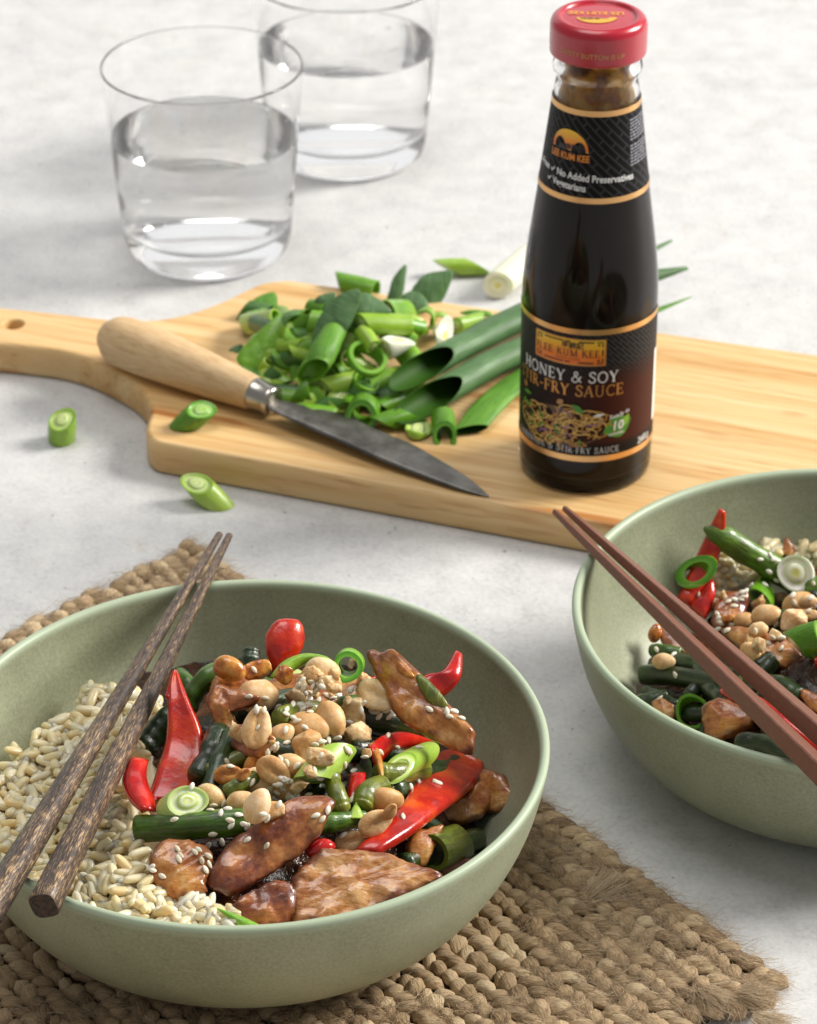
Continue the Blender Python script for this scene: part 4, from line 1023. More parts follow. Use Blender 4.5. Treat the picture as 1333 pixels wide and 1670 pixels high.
def put(name, me, mat, p, M, size):
    key = me.name + '|' + mat.name
    if key not in PUTC:
        c = me.copy(); c.materials.clear(); c.materials.append(mat); PUTC[key] = c
    o = bpy.data.objects.new(name, PUTC[key]); COL.objects.link(o)
    S_ = Matrix.Diagonal((*(size if isinstance(size, (tuple, list)) else (size,) * 3), 1))
    o.matrix_world = Matrix.Translation(Vector(p) * CM) @ M @ S_; return o
PUTC = {}
def peanut(u, v, Lpx, ang, kind, hf, label, mat=None, dz=.25, k=.6, roll=0.0, var=0, group='chopped peanuts on the front bowl', thick=1.0, wide=1.0):
    p = place(u, v, hf, dz); n = nrm_at(p, hf, k); L = Lpx / ppc(p) / 2
    o = put('peanut', NUTS[kind][var % 4], mat or NUT, p, orient(p, ang, n, roll), (L, L * wide, L * thick))
    return tag(o, label, 'peanut', group)
def seed_mesh(seed):
    bm = bmesh.new(); bmesh.ops.create_uvsphere(bm, u_segments=10, v_segments=7, radius=1.0)
    for v in bm.verts:
        x, y, z = v.co.z, v.co.x, v.co.y   # long axis on x
        tp = 1 - .42 * max(0, x) ** 1.5; v.co = Vector((x, y * .58 * tp, z * .34 * tp)) * (1 + .05 * nz((x, y, z), 2, seed)) * CM
    bmesh.ops.recalc_face_normals(bm, faces=bm.faces)
    me = bpy.data.meshes.new('sesame_seed'); bm.to_mesh(me); bm.free(); me.polygons.foreach_set('use_smooth', [True] * len(me.polygons)); return me
SEEDS = [seed_mesh(i) for i in range(3)]
def grain_mesh(seed):
    r_ = random.Random(seed); bm = bmesh.new(); bmesh.ops.create_uvsphere(bm, u_segments=12, v_segments=9, radius=1.0)
    cx = r_.uniform(-.12, .12)
    for v in bm.verts:
        x, y, z = v.co.z, v.co.x, v.co.y
        bl = abs(x) ** 1.0; x2 = math.copysign(abs(x) ** .70, x)
        v.co = Vector((x2, y * .37 + cx * (1 - x * x), z * .34 - .02 * math.exp(-(y / .25) ** 2) * (1 if z > 0 else 0))) * (1 + .10 * nz((x, y, z), 1.8, seed)) * CM
    if seed % 3 == 0:
        for v in bm.verts:
            if v.co.x > .55 * CM: v.co.x = .55 * CM + (v.co.x - .55 * CM) * .25
    bmesh.ops.recalc_face_normals(bm, faces=bm.faces)
    me = bpy.data.meshes.new('rice_grain'); bm.to_mesh(me); bm.free(); me.polygons.foreach_set('use_smooth', [True] * len(me.polygons)); return me
GRAINS = [grain_mesh(i) for i in range(6)]
SEEDG = {1: ('sesame seeds on the front stir-fry', 'small white sesame seed sprinkled on the front stir-fry'), 2: ('sesame seeds on the right stir-fry', 'small white sesame seed sprinkled on the right stir-fry')}
# ================================================================== FRONT BOWL
GS = 'stir-fried pork slices in the front bowl'; GP = 'red pepper pieces in the front bowl'; GB = 'green beans in the front bowl'; GO = 'spring onion slices in the front bowl'
def nv(k, x=0, y=0, z=0): return (Vector((0, 0, 1)) * (1 - k) + VIEW * k + Vector((x, y, z))).normalized()
# dark sauce that fills the hollows of the heap
def mound(hf, c, drop, rmax, label, name='sauce', x0=-9, keep=None):
    mb = MB(); rows = []; n = 110
    for i in range(46):
        r = rmax * i / 45; row = []
        for j in range(n):
            a = 2 * pi * j / n; x, y = c.x + r * cos(a), c.y + r * sin(a)
            z = hf(x, y) - drop + .28 * nz((x, y, 0), .9, 2) + .16 * nz((x, y, 0), 2.2, 5) + .08 * nz((x, y, 0), 5, 8)
            zin = c.z + bowl_in(min(r, 9.6)) 
            zin = c.z + bowl_in(max(0, r - .12)) - .04; low = z < zin
            if low: z = zin
            if keep and not keep(x, y): z = zin; low = True
            row.append(mb.vert((x, y, z), 1.0 if low else 0.0, (x, y)))
        rows.append(row)
    mb.grid(rows, True); mb.cull(); o = mb.build(name, SAUC); return tag(o, label, 'sauce', None, 'stuff')
mound(heap1, B1, .5, 9.4, 'dark brown sauce pooled between the pieces in the front bowl', keep=lambda x, y: (x - B1.x) > -3.2 - .25 * (y - B1.y))
# ---- filler: half-hidden beans and pork under the visible pieces
RF = random.Random(21)
for k, (u, v, a, r, mt) in enumerate(((356, 1262, 70, 22, BEAND), (400, 1240, 20, 18, OLIVE), (470, 1235, -20, 20, BEAND), (520, 1255, 80, 18, BEAND), (640, 1240, -15, 20, BEAND), (660, 1330, -30, 20, BEAND), (560, 1300, 10, 20, BEAND), (640, 1290, 35, 17, OLIVE), (720, 1390, 20, 20, BEAND), (450, 1150, 10, 18, BEAND), (600, 1150, -20, 20, BEAND), (420, 1330, -5, 20, BEAND), (700, 1270, 20, 22, BEAND))):
    L = 62; du, dv = L * cos(radians(a)), -L * sin(radians(a))
    tag(bean('green_bean', [(u - du, v - dv), (u, v - 6), (u + du, v + dv)], r, heap1, mt, dz=-.7, seed=k), ['dark glossy green bean buried low in the front heap', 'olive green bean length buried low in the front heap'][mt is OLIVE], 'green bean', 'half buried green beans in the front bowl')
# ---- beans
def gb(path, r, mt, label, **k): return tag(bean('green_bean', path, r, heap1, mt, **k), label, 'green bean', GB)
gb([(226, 1352, .25), (290, 1349, .25), (360, 1343, .22), (430, 1338, .1), (520, 1332, 0)], 24, BEAN, 'thick long green bean lying across the front of the heap from the rice', ends=(.12, .3), bump=.04, seed=1)
gb([(236, 1218, 5.3), (262, 1190, 5.6), (296, 1158, 6.0)], 25, BEAND, 'dark shiny bean behind the tall red pepper strip, near the chopsticks', ends=(.5, .5), seed=2, z=1)
gb([(306, 1152, 6.2), (318, 1128, 6.6), (338, 1108, 6.9), (356, 1098, 7.0)], 20, BEAN, 'bent wrinkled green bean left of the curled pork slice', ends=(.5, .4), bump=.14, seed=3, z=1)
gb([(293, 1102, 6.3), (304, 1112, 6.4), (318, 1130, 6.2)], 15, BEAN, 'small round bean end just right of the pepper tip', ends=(.7, .4), seed=4, z=1)
gb([(410, 1062, 7.5), (409, 1085, 7.2), (408, 1110, 6.8)], 17, BEAND, 'short dark bean stub standing at the back of the heap', ends=(.3, .3), seed=5, z=1)
gb([(384, 1111, .7), (412, 1108, .75), (444, 1120, .6)], 13, BEAN, 'thin green bean end above the big peanut on the curled pork', ends=(.25, .4), oval=.85, seed=6)
gb([(456, 1172, .05), (490, 1160, .05), (524, 1163, .0)], 18, OLIVE, 'olive bean under the sesame in the middle of the heap', seed=7)
gb([(560, 1150, .5), (590, 1146, .5), (612, 1156, .4)], 15, BEAN, 'green bean just behind the pale peanut half', seed=8)
gb([(585, 1168, .25), (630, 1178, .3), (690, 1192, .1)], 27, BEAND, 'fat dark green bean tucked under the large upright pork slice', bump=.1, seed=9)
gb([(541, 1268, .45), (549, 1292, .5), (557, 1318, .35)], 17, OLIVE, 'light olive bean end standing below the large spring onion chunk', ends=(.6, .5), seed=10)
gb([(592, 1315, .3), (600, 1296, .4), (622, 1284, .3)], 22, OLIVE, 'olive bean curving behind the two peanut halves', ends=(.4, .5), bump=.1, seed=11)
gb([(520, 1345, .15), (552, 1340, .2), (592, 1334, .1)], 17, BEAN, 'short green bean at the tip of the dark pork slice', ends=(.3, .5), seed=12)
gb([(372, 1292, .2), (392, 1280, .25), (416, 1268, .1)], 14, OLIVE, 'narrow olive bean beneath the orange sauced peanut', seed=13)
gb([(326, 1268, -.9), (344, 1232, -.9), (360, 1196, -.9)], 25, BEAND, 'very dark bean deep in the shade right of the tall pepper strip', seed=14)
gb([(620, 1262, 0), (655, 1262, .05), (690, 1258, 0)], 20, OLIVE, 'olive bean under the lime onion slice', seed=15)
# big cut bean, hollow end facing right
tag(scallion('green_bean', 706, 1392, .35, 752, 1372, .6, 31, heap1, [OLIVE, OLIVE], .2, .35, 'hollow', wall=.26, flat=.82, s1=-.35), 'fat olive bean cut open at the right of the front heap', 'green bean', GB)
tag(scallion('green_bean', 574, 1236, .25, 582, 1246, .55, 21, heap1, [BEAND, BEAND], 0, 1.2, 'hollow', wall=.2), 'dark hollow bean ring above the short red strip', 'green bean', GB)
# ---- pork
def pk(outl, mat, label, **k):
    k.setdefault('sq', 12); k.setdefault('edge', .11); k['th'] = k.get('th', .4) * .72; k['bulge'] = k.get('bulge', .15) * .55
    return tag(slab('pork_slice', outl, heap1, mat, **k), label, 'pork slice', GS)
pk([(344, 1112), (370, 1094), (396, 1100), (410, 1122), (400, 1150), (372, 1160), (346, 1145)], MEAT, 'rounded pork piece at the back left of the heap', z=6.9, th=.7, bulge=.2, seed=21, nrm=nv(.6))
pk([(337, 1141), (346, 1126), (362, 1118), (384, 1122), (405, 1128), (424, 1136), (412, 1150), (388, 1152), (372, 1156), (374, 1172), (386, 1190), (394, 1204), (390, 1216), (374, 1210), (356, 1190), (344, 1168)], MEAT, 'curled pork slice with a dark hollow, left of the upright peanut', z=7.0, th=.5, bulge=.1, amp=.16, nsc=1.6, seed=22, nrm=nv(.75, -.2))
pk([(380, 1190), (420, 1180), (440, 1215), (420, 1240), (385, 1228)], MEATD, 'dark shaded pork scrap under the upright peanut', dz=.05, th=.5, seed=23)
pk([(598, 1066), (609, 1057), (623, 1061), (641, 1057), (658, 1071), (685, 1097), (704, 1118), (729, 1146), (752, 1167), (775, 1193), (774, 1208), (770, 1230), (749, 1226), (726, 1216), (699, 1205), (679, 1193), (655, 1176), (641, 1158), (629, 1129), (615, 1108), (603, 1084)], MEAT, 'large glazed pork slice standing at the back right with spring onion stuck to it', z=6.8, th=.5, bulge=.14, bend=(-.03, -.05), ang=-.75, amp=.2, nsc=1.3, edge=.07, seed=24, nrm=nv(.72, -.18, 0, .05), N=84)
pk([(540, 1120), (575, 1108), (606, 1118), (600, 1140), (560, 1148), (535, 1138)], MEATP, 'light brown pork piece behind the pale peanut half', dz=.45, th=.45, seed=25)
pk([(440, 1110), (520, 1100), (560, 1130), (530, 1165), (470, 1170), (430, 1150)], MEAT, 'pork slice under the sesame seeds at the top of the heap', dz=.25, th=.5, seed=39)
pk([(709, 1325), (730, 1311), (757, 1294), (786, 1272), (800, 1284), (797, 1312), (784, 1334), (745, 1345), (716, 1341)], MEAT, 'rough pork lump below the big red pepper wedge', dz=.3, th=.7, bulge=.2, amp=.14, nsc=1.8, seed=26)
pk([(785, 1262), (808, 1258), (829, 1277), (845, 1300), (838, 1317), (812, 1329), (790, 1318)], MEATP, 'smooth greyish pork piece at the far right of the front heap', dz=.25, th=.6, bulge=.2, seed=27)
pk([(664, 1372), (690, 1352), (722, 1345), (712, 1372), (694, 1412), (666, 1408)], MEAT, 'pork scrap between the red pepper wedge and the fat olive bean', dz=.2, th=.5, seed=28)
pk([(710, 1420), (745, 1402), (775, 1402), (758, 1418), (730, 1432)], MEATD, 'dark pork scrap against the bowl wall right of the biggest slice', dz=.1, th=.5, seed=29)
pk([(241, 1404), (249, 1386), (269, 1372), (302, 1370), (325, 1377), (345, 1393), (342, 1416), (336, 1440), (334, 1456), (310, 1466), (279, 1468), (259, 1452), (243, 1431)], MEAT, 'small rounded pork slice resting on the rice', dz=.42, th=.6, bulge=.28, amp=.08, fibre=.06, fdir=.6, seed=30, nrm=nv(.55))
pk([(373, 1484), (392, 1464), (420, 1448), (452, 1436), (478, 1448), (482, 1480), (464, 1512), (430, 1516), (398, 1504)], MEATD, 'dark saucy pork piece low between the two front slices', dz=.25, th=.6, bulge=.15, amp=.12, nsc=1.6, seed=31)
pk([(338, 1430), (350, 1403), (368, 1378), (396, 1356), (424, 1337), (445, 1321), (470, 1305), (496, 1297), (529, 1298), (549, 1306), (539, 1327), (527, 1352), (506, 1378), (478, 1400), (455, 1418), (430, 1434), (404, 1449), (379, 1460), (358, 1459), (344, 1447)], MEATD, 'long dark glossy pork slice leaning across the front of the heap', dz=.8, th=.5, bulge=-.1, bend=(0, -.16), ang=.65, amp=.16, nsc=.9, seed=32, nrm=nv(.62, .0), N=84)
pk([(463, 1484), (469, 1448), (481, 1424), (505, 1400), (532, 1383), (559, 1385), (598, 1387), (640, 1394), (685, 1411), (713, 1420), (721, 1431), (700, 1443), (664, 1464), (622, 1482), (574, 1499), (520, 1508), (472, 1512)], MEATP, 'biggest pork slice with purple browned rim at the front edge of the bowl', dz=.85, th=.75, bulge=-.16, bend=(-.02, -.03), ang=-.2, amp=.13, nsc=1.3, fibre=.05, fdir=.35, seed=33, nrm=nv(.5), N=96)
# ---- peppers
def pp(o, label): return tag(o, label, 'red pepper', GP)
pp(slab('red_pepper', [(467, 1008), (488, 1013), (498, 1030), (495, 1055), (481, 1075), (462, 1086), (446, 1097), (437, 1078), (433, 1053), (436, 1030), (450, 1013)], heap1, PEPF, z=7.5, th=.42, bulge=.12, bend=(-.1, 0), seed=41, nrm=nv(.85, .2)), 'rounded red pepper piece standing highest at the back of the heap')
pp(strip('red_pepper', [(285, 1092), (277, 1118), (274, 1150), (273, 1185), (269, 1215), (258, 1250), (240, 1304)], [(289, 1092), (299, 1118), (312, 1150), (325, 1178), (333, 1212), (330, 1258), (300, 1304)], heap1, PEPF, z=(7.7, 7.3, 6.7, 6.1, 5.75), th=.36, curl=-.08, seed=42, k=.8, nrm=nv(.8, -.1)), 'tall curved red pepper strip standing beside the wooden chopsticks')
pp(strip('red_pepper', [(283, 1098), (276, 1118), (270, 1140)], [(290, 1098), (288, 1120), (284, 1145)], heap1, PEP, z=(7.5, 7.1), th=.3, curl=.05, seed=47), 'narrow dark red pepper edge behind the tall curved strip')
pp(strip('red_pepper', [(216, 1237), (204, 1262), (200, 1284), (212, 1308), (231, 1327)], [(243, 1240), (239, 1262), (244, 1284), (252, 1304), (255, 1324)], heap1, PEP, dz=(1.1, 1.15, 1.1), th=.4, curl=.2, seed=43, nrm=nv(.6, -.3)), 'short thick red pepper piece on the rice, lower left of the tall strip')
pp(strip('red_pepper', [(742, 1061), (722, 1093), (697, 1099), (670, 1112)], [(754, 1068), (752, 1105), (727, 1134), (690, 1150)], heap1, PEP, z=(7.3, 7.1, 6.8, 6.6), th=.35, curl=.1, seed=44, nrm=nv(.7, .2)), 'hooked red pepper strip poking out behind the upright pork slice')
pp(strip('red_pepper', [(752, 1228), (716, 1226), (684, 1262), (660, 1303), (630, 1340), (574, 1390)], [(789, 1244), (788, 1268), (756, 1298), (716, 1328), (672, 1362), (622, 1392)], heap1, PEPF, dz=(.55, .7, .75, .65, .45), th=.5, curl=.06, seed=45, nrm=nv(.45, -.08)), 'big flat red pepper wedge slanting down the right of the front heap')
pp(strip('red_pepper', [(600, 1217), (622, 1200), (650, 1195), (682, 1202), (706, 1214)], [(612, 1262), (630, 1236), (652, 1224), (676, 1220), (700, 1222)], heap1, PEP, dz=(.4, .5, .45, .3), th=.4, curl=.15, seed=46), 'arched red pepper strip between the lime onion slice and the peanuts')
pp(strip('red_pepper', [(568, 1262), (566, 1285), (566, 1310)], [(598, 1262), (594, 1285), (578, 1316)], heap1, PEP, dz=(.2, .3, .2), th=.35, curl=.1, seed=48), 'short red pepper strip under the dark bean ring')
pp(strip('red_pepper', [(600, 1214), (610, 1236), (620, 1268)], [(612, 1212), (623, 1240), (626, 1276)], heap1, NUTO, dz=(.8, .85, .7), th=.2, curl=.06, seed=49), 'thin brown glazed pepper sliver hanging over the olive bean')
pp(slab('red_pepper', [(499, 1388), (512, 1371), (532, 1368), (548, 1378), (540, 1394), (514, 1402)], heap1, PEP, dz=.55, th=.4, bulge=.15, seed=50), 'small shiny red pepper bit between the two largest front pork slices')
pp(strip('red_pepper', [(552, 1106), (580, 1104), (614, 1104)], [(552, 1114), (580, 1113), (612, 1114)], heap1, PEPF, dz=(.55,), th=.2, curl=.04, seed=51), 'thin red pepper line behind the top peanuts')
# ---- spring onion
def so(o, label): return tag(o, label, 'spring onion slice', GO)
so(scallion('spring_onion_slice', 288, 1318, .9, 306, 1306, 1.35, 27, heap1, S_PALE, nb=(0, -.55, .85), seed=1, flat=.95), 'pale oval onion slice with yellow core on the long green bean')
so(scallion('spring_onion_slice', 652, 1252, .9, 690, 1234, 1.15, 21, heap1, S_LIME, nb=(.1, -.3, .95), seed=2), 'lime oblique onion slice above the big red pepper wedge')
so(scallion('spring_onion_slice', 510, 1272, .75, 546, 1228, 1.1, 27, heap1, S_PALE if 0 else S_LIME, -.3, -.3, s0=.9, s1=-.9, seed=3), 'large plain onion chunk standing in the centre of the heap')
so(strip('spring_onion_slice', [(440, 1104), (462, 1078), (496, 1066), (530, 1070), (548, 1082)], [(462, 1112), (480, 1094), (504, 1084), (528, 1086), (546, 1094)], heap1, S_LIME[0], z=(7.4, 7.6, 7.65, 7.6), th=.3, curl=.14, seed=4, nrm=nv(.7)), 'long oblique onion slice curving along the top edge of the heap')
so(scallion('spring_onion_slice', 571, 1080, 7.45, 567, 1088, 7.75, 24, heap1, S_GRN, 0, .5, 'hollow', wall=.34, absz=True, seed=5), 'round hollow onion ring beside the red piece at the top')
so(scallion('spring_onion_slice', 472, 1124, .75, 482, 1104, 1.0, 22, heap1, S_PALE, 0, .9, s1=.2, seed=6), 'small pale onion slice topped with peanut crumbs and seeds')
so(strip('spring_onion_slice', [(352, 1480), (385, 1490), (420, 1506), (436, 1516)], [(354, 1483), (378, 1502), (398, 1516), (410, 1522)], heap1, S_GRN[0], dz=(.6, .6, .55), th=.08, curl=.06, seed=7), 'pointed green onion leaf sliver at the front rim')
so(strip('spring_onion_slice', [(581, 1306), (572, 1322), (566, 1336)], [(582, 1306), (590, 1322), (596, 1336)], heap1, S_LIME[0], dz=(.8, .75), th=.07, curl=.05, seed=8), 'tiny bright onion sliver left of the two peanut halves')
so(slab('spring_onion_slice', [(678, 1104), (690, 1102), (712, 1122), (730, 1146), (724, 1156), (706, 1150), (690, 1132)], heap1, OLIVE, z=7.15, th=.14, bulge=.04, amp=.02, seed=9, nrm=nv(.72, -.18, 0, .05)), 'sauce coated onion piece stuck to the upright pork slice')
so(slab('spring_onion_slice', [(646, 1084), (654, 1080), (670, 1094), (676, 1104), (664, 1104), (650, 1094)], heap1, NUTO, z=7.55, th=.12, bulge=.03, amp=.02, seed=10, nrm=nv(.72, -.18, 0, .05)), 'orange onion scrap near the top of the upright pork slice')
# ---- peanuts: a real landing on whatever lies beneath
def land(u, v, skip=('chopstick',)):
    dg = bpy.context.evaluated_depsgraph_get(); o = CAM * CM; d = ray(u, v).normalized()
    for _ in range(6):
        ok, loc, n, idx, ob, M = SC.ray_cast(dg, o, d)
        if not ok: return None
        if ob.name.split('.')[0] in skip: o = loc + d * .0005; continue
        if n.dot(d) > 0: n = -n
        return loc / CM, n, ob
    return None
GPN = 'chopped peanuts on the front bowl'
def pnut(u, v, L, ang, kind, label, mat=None, roll=0.0, var=0, k=.75, lift=.9, wide=1.05, thick=1.05, group=GPN, hf=heap1, big=1.14):
    h = land(u, v); p, n0 = (h[0], h[1]) if h else (hit(u, v, hf), Vector((0, 0, 1)))
    n = (n0 * (1 - k) + VIEW * k).normalized(); s = L * big / ppc(p) / 2
    dep = [(p - CAM).dot(FWD)]; rr = ray(u, v)
    for a_ in range(8):
        q_ = land(u + .36 * L * cos(a_ * pi / 4), v + .30 * L * sin(a_ * pi / 4))
        if q_: dep.append((q_[0] - CAM).dot(FWD))
    dep.sort(); p = CAM + rr * min(dep[0], dep[1] if len(dep) > 1 else dep[0])
    if len(dep) > 4: p = CAM + rr * dep[2]
    p = p + VIEW * s * lift * .55 * thick
    return tag(put('peanut', NUTS[kind][var % 4], mat or NUT, p, orient(p, ang, n, roll), (s, s * wide, s * thick)), label, 'peanut', group)
for row in (
 (376, 1090, 48, -22, 'back', 'orange sauced peanut half at the back left edge of the heap', NUTO, .4, 0),
 (419, 1090, 44, 60, 'chip', 'orange sauced peanut shard beside the dark bean stub', NUTO, 0, 1),
 (384, 1192, 38, 55, 'chip', 'pale square peanut chunk on the curled pork slice', NUTP, .3, 2),
 (480, 1136, 40, 15, 'chip', 'peanut chunk under the small pale onion slice', NUT, .3, 3),
 (463, 1100, 30, 10, 'chip', 'tiny peanut crumb on the small pale onion slice', NUTO, .2, 0),
 (417, 1247, 44, 70, 'whole', 'brown sauced peanut left of the hollow peanut half', NUTO, 0, 1),
 (427, 1215, 46, 30, 'whole', 'glazed peanut under the upright peanut half', NUTO, 0, 2),
 (426, 1275, 58, -20, 'back', 'flat peanut half at the lower left of the peanut pile', NUT, .2, 1),
 (478, 1248, 50, -15, 'back', 'peanut half behind the hollow peanut half', NUT, .1, 2),
 (442, 1318, 42, 45, 'chip', 'peanut chunk by the upper edge of the dark pork slice', NUT, .2, 1),
 (466, 1285, 50, -30, 'back', 'shaded peanut half under the cluster of sesame seeds', NUT, .3, 3),
 (373, 1262, 42, 10, 'whole', 'round orange sauced peanut near the tall red strip', NUTO, 0, 3),
 (398, 1262, 24, 30, 'whole', 'tiny sauced peanut bit beside the round orange peanut', NUTO, 0, 0),
 (345, 1298, 48, -28, 'back', 'tan peanut half beside the pale oval onion slice', NUTP, .3, 0),
 (394, 1306, 44, 12, 'back', 'smooth peanut half above the long green bean', NUT, .2, 3),
 (421, 1313, 54, 68, 'back', 'upright smooth peanut half by the long green bean', NUT, .2, 2),
 (459, 1198, 44, 35, 'back', 'round peanut half with smooth back in the middle of the pile', NUT, 0, 0),
 (504, 1186, 66, -8, 'back', 'long smooth peanut half across the middle of the pile', NUT, 0, 1),
 (541, 1172, 56, -62, 'back', 'golden peanut half leaning left of the pale broken one', NUT, .3, 2),
 (500, 1214, 52, -25, 'chip', 'broken thick peanut in the centre, cut side right', NUT, .2, 0),
 (422, 1134, 62, 8, 'whole', 'large whole peanut with ragged right end on the curled pork', NUT, 0, 0),
 (420, 1186, 62, 80, 'half', 'upright peanut half showing its crease', NUT, .1, 0),
 (448, 1256, 54, -35, 'half', 'peanut half turned hollow side up in the lower pile', NUT, 0, 1),
 (490, 1278, 32, -40, 'chip', 'small square peanut shard left of the large onion chunk', NUT, .4, 2),
 (524, 1232, 42, 32, 'chip', 'pale peanut sliver lying on the large onion chunk', NUTP, .2, 1),
 (527, 1093, 50, -8, 'back', 'pale peanut half at the very top of the pile', NUTP, .3, 0),
 (532, 1112, 44, -20, 'chip', 'jagged pale peanut crumb under the topmost half', NUTP, .3, 3),
 (508, 1104, 34, 60, 'chip', 'flaky pale peanut crumb at the top left of the pile', NUTP, .3, 0),
 (593, 1108, 34, 60, 'chip', 'pointed peanut shard above the pale peanut half', NUT, .3, 2),
 (615, 1134, 62, -28, 'half', 'pale peanut half lying by the upright pork slice', NUTP, -.2, 2),
 (581, 1168, 54, -42, 'chip', 'pale broken peanut right of the golden half', NUTP, .2, 1),
 (579, 1201, 50, 10, 'chip', 'thick pale peanut chunk above the dark bean ring', NUTP, .2, 3),
 (630, 1302, 54, -8, 'back', 'tan peanut half above the split one on the olive bean', NUT, .2, 3),
 (612, 1340, 52, 28, 'half', 'split peanut half beside the big red pepper wedge', NUT, .2, 3),
 (637, 1322, 26, 60, 'whole', 'little peanut nub touching the split peanut half', NUT, 0, 1),
 (571, 1371, 46, 15, 'whole', 'rounded peanut piece behind the biggest pork slice', NUT, 0, 2)):
    u, v, L, ang, kind, lab, mt, roll, var = row
    if kind == 'whole' and L < 50: kind = 'half'
    pnut(u, v, L, ang, kind, lab, mt, roll, var)
RC = random.Random(4)
for k in range(20):
    u, v = (RC.gauss(515, 30), RC.gauss(1112, 18)) if k < 14 else (RC.gauss(520, 60), RC.gauss(1230, 50))
    pnut(u, v, RC.uniform(11, 24), RC.uniform(0, 180), 'chip', 'little pale peanut crumb strewn over the front heap', NUTP if k % 3 else NUT, RC.uniform(-.5, .5), RC.randrange(4), group='peanut crumbs on the front bowl', lift=.5)
# ---- rice
def in_poly(u, v, P):
    c = False
    for i in range(len(P)):
        (x1, y1), (x2, y2) = P[i], P[i - 1]
        if (y1 > v) != (y2 > v) and u < (x2 - x1) * (v - y1) / (y2 - y1) + x1: c = not c
    return c
RR_ = random.Random(9)
mb = MB(); rows = []
def rice_top(x, y): return heap1(x, y)
RPOLY = [(-120, 1330), (-40, 1275), (8, 1262), (28, 1222), (75, 1196), (120, 1150), (160, 1126), (215, 1128), (262, 1140), (262, 1190), (215, 1240), (205, 1290), (240, 1330), (226, 1370), (245, 1400), (244, 1440), (285, 1466), (340, 1462), (372, 1480), (440, 1520), (420, 1560), (250, 1560), (60, 1500), (-60, 1440)]
cand = []
while len(cand) < 1650:
    u, v = RR_.uniform(-120, 440), RR_.uniform(1110, 1560)
    if in_poly(u, v, RPOLY): cand.append((u, v))
grains = []
for (u, v) in cand:
    lay_ = RR_.choice((0, 0, 1, 1, 2)); p = hit(u, v, heap1)
    p = p + Vector((0, 0, .10 - .26 * lay_ + .34 * nz(p, .55, 4) + RR_.uniform(-.05, .14)))
    rr = math.hypot(p.x - B1.x, p.y - B1.y)
    if rr > 9.05: continue
    zin = B1.z + bowl_in(rr + .42)
    if p.z < zin + .12: p.z = zin + .12
    if p.z > zin + .12 or True: grains.append((lay_, u, v, p))
# the mound under the grains
mb = MB(); rows = []
for i in range(40):
    r = 9.3 * i / 39; row = []
    for j in range(90):
        a = 2 * pi * j / 90; x, y = B1.x + r * cos(a), B1.y + r * sin(a); z = heap1(x, y) - .48 + .3 * nz((x, y, 0), .55, 4); zi = B1.z + bowl_in(max(0, r - .12)) - .04; low = x - B1.x > -3.0 - .25 * (y - B1.y) or z < zi or r > 8.5
        if low: z = zi if z < zi else z - .5
        row.append(mb.vert((x, y, z), 1.0 if low else 0.0, (x, y)))
    rows.append(row)
mb.grid(rows, True); mb.cull(); tag(mb.build('rice', RICE), 'packed brown rice beneath the loose grains in the front bowl', 'rice', None, 'stuff')
vis_ = [g for g in grains if -40 < g[1] < 420 and g[2] < 1520]; vis_.sort(key=lambda g: g[0])
fr_ = set(); rest = MB()
def grain_m(p):
    n = Vector((RR_.gauss(0, .32), RR_.gauss(0, .32) - .2, 1)).normalized(); a = RR_.uniform(0, 2 * pi); d = Vector((cos(a), sin(a), RR_.gauss(0, .28))); d = (d - n * d.dot(n)).normalized()
    return Matrix((d, n.cross(d), n)).transposed().to_4x4(), RR_.uniform(.37, .49)
for k, g in enumerate(vis_[:215]):
    M, s = grain_m(g[3]); o = put('rice_grain', GRAINS[k % 6], RICE, g[3], M, (s, s * RR_.uniform(.9, 1.15), s * RR_.uniform(.9, 1.15)))
    tag(o, 'cooked brown rice grain on top of the rice heap in the front bowl', 'rice grain', 'loose rice grains in the front bowl'); fr_.add(id(g))
def join_grains(gs, label):
    vs, fs, tn = [], [], []
    for k, g in enumerate(gs):
        M, s = grain_m(g[3]); me = GRAINS[k % 6]; T = Matrix.Translation(g[3] * CM) @ M @ Matrix.Scale(s, 4); b = len(vs); tn += [RR_.random()] * len(me.vertices)
        vs += [tuple(T @ v.co) for v in me.vertices]; fs += [tuple(b + i for i in p.vertices) for p in me.polygons]
    me = bpy.data.meshes.new('rice'); me.from_pydata(vs, [], fs); me.polygons.foreach_set('use_smooth', [True] * len(fs))
    at = me.attributes.new('tint', 'FLOAT', 'POINT'); at.data.foreach_set('value', tn); me.materials.append(RICE)
    return tag(link('rice', me), label, 'rice', None, 'stuff')
join_grains([g for g in grains if id(g) not in fr_], 'lower brown rice grains heaped at the left of the front bowl')
# ---- sesame
RSE = random.Random(31)
def sesame(u, v, which, ang=None):
    h = land(u, v)
    if not h: return
    p, n, ob = h
    if ob.name.startswith('bowl'): return
    n = (n * .75 + VIEW * .25).normalized(); s = RSE.uniform(.135, .165)
    a = RSE.uniform(0, 360) if ang is None else ang
    lab = SEEDG[which]
    return (p + n * s * .22, orient(p, a, n, RSE.uniform(-.35, .35)), s, lab)
S1 = [(190 + x / 3.603, 1000 + y / 3.603) for x, y in ((870, 565), (945, 545), (1000, 570), (1040, 540), (1085, 540), (1130, 540), (1140, 580), (1190, 510), (1235, 485), (1270, 495), (1310, 485), (1070, 425), (1110, 465), (1140, 510), (1160, 430), (1180, 415), (1190, 440), (1090, 395), (1245, 740), (1210, 755), (1110, 670), (935, 770), (1000, 765), (940, 795), (915, 790), (890, 820), (970, 855), (940, 1010), (1000, 985), (1025, 990), (980, 1025), (900, 1030), (1140, 470), (1100, 440), (1150, 400), (1210, 430), (1170, 455))]
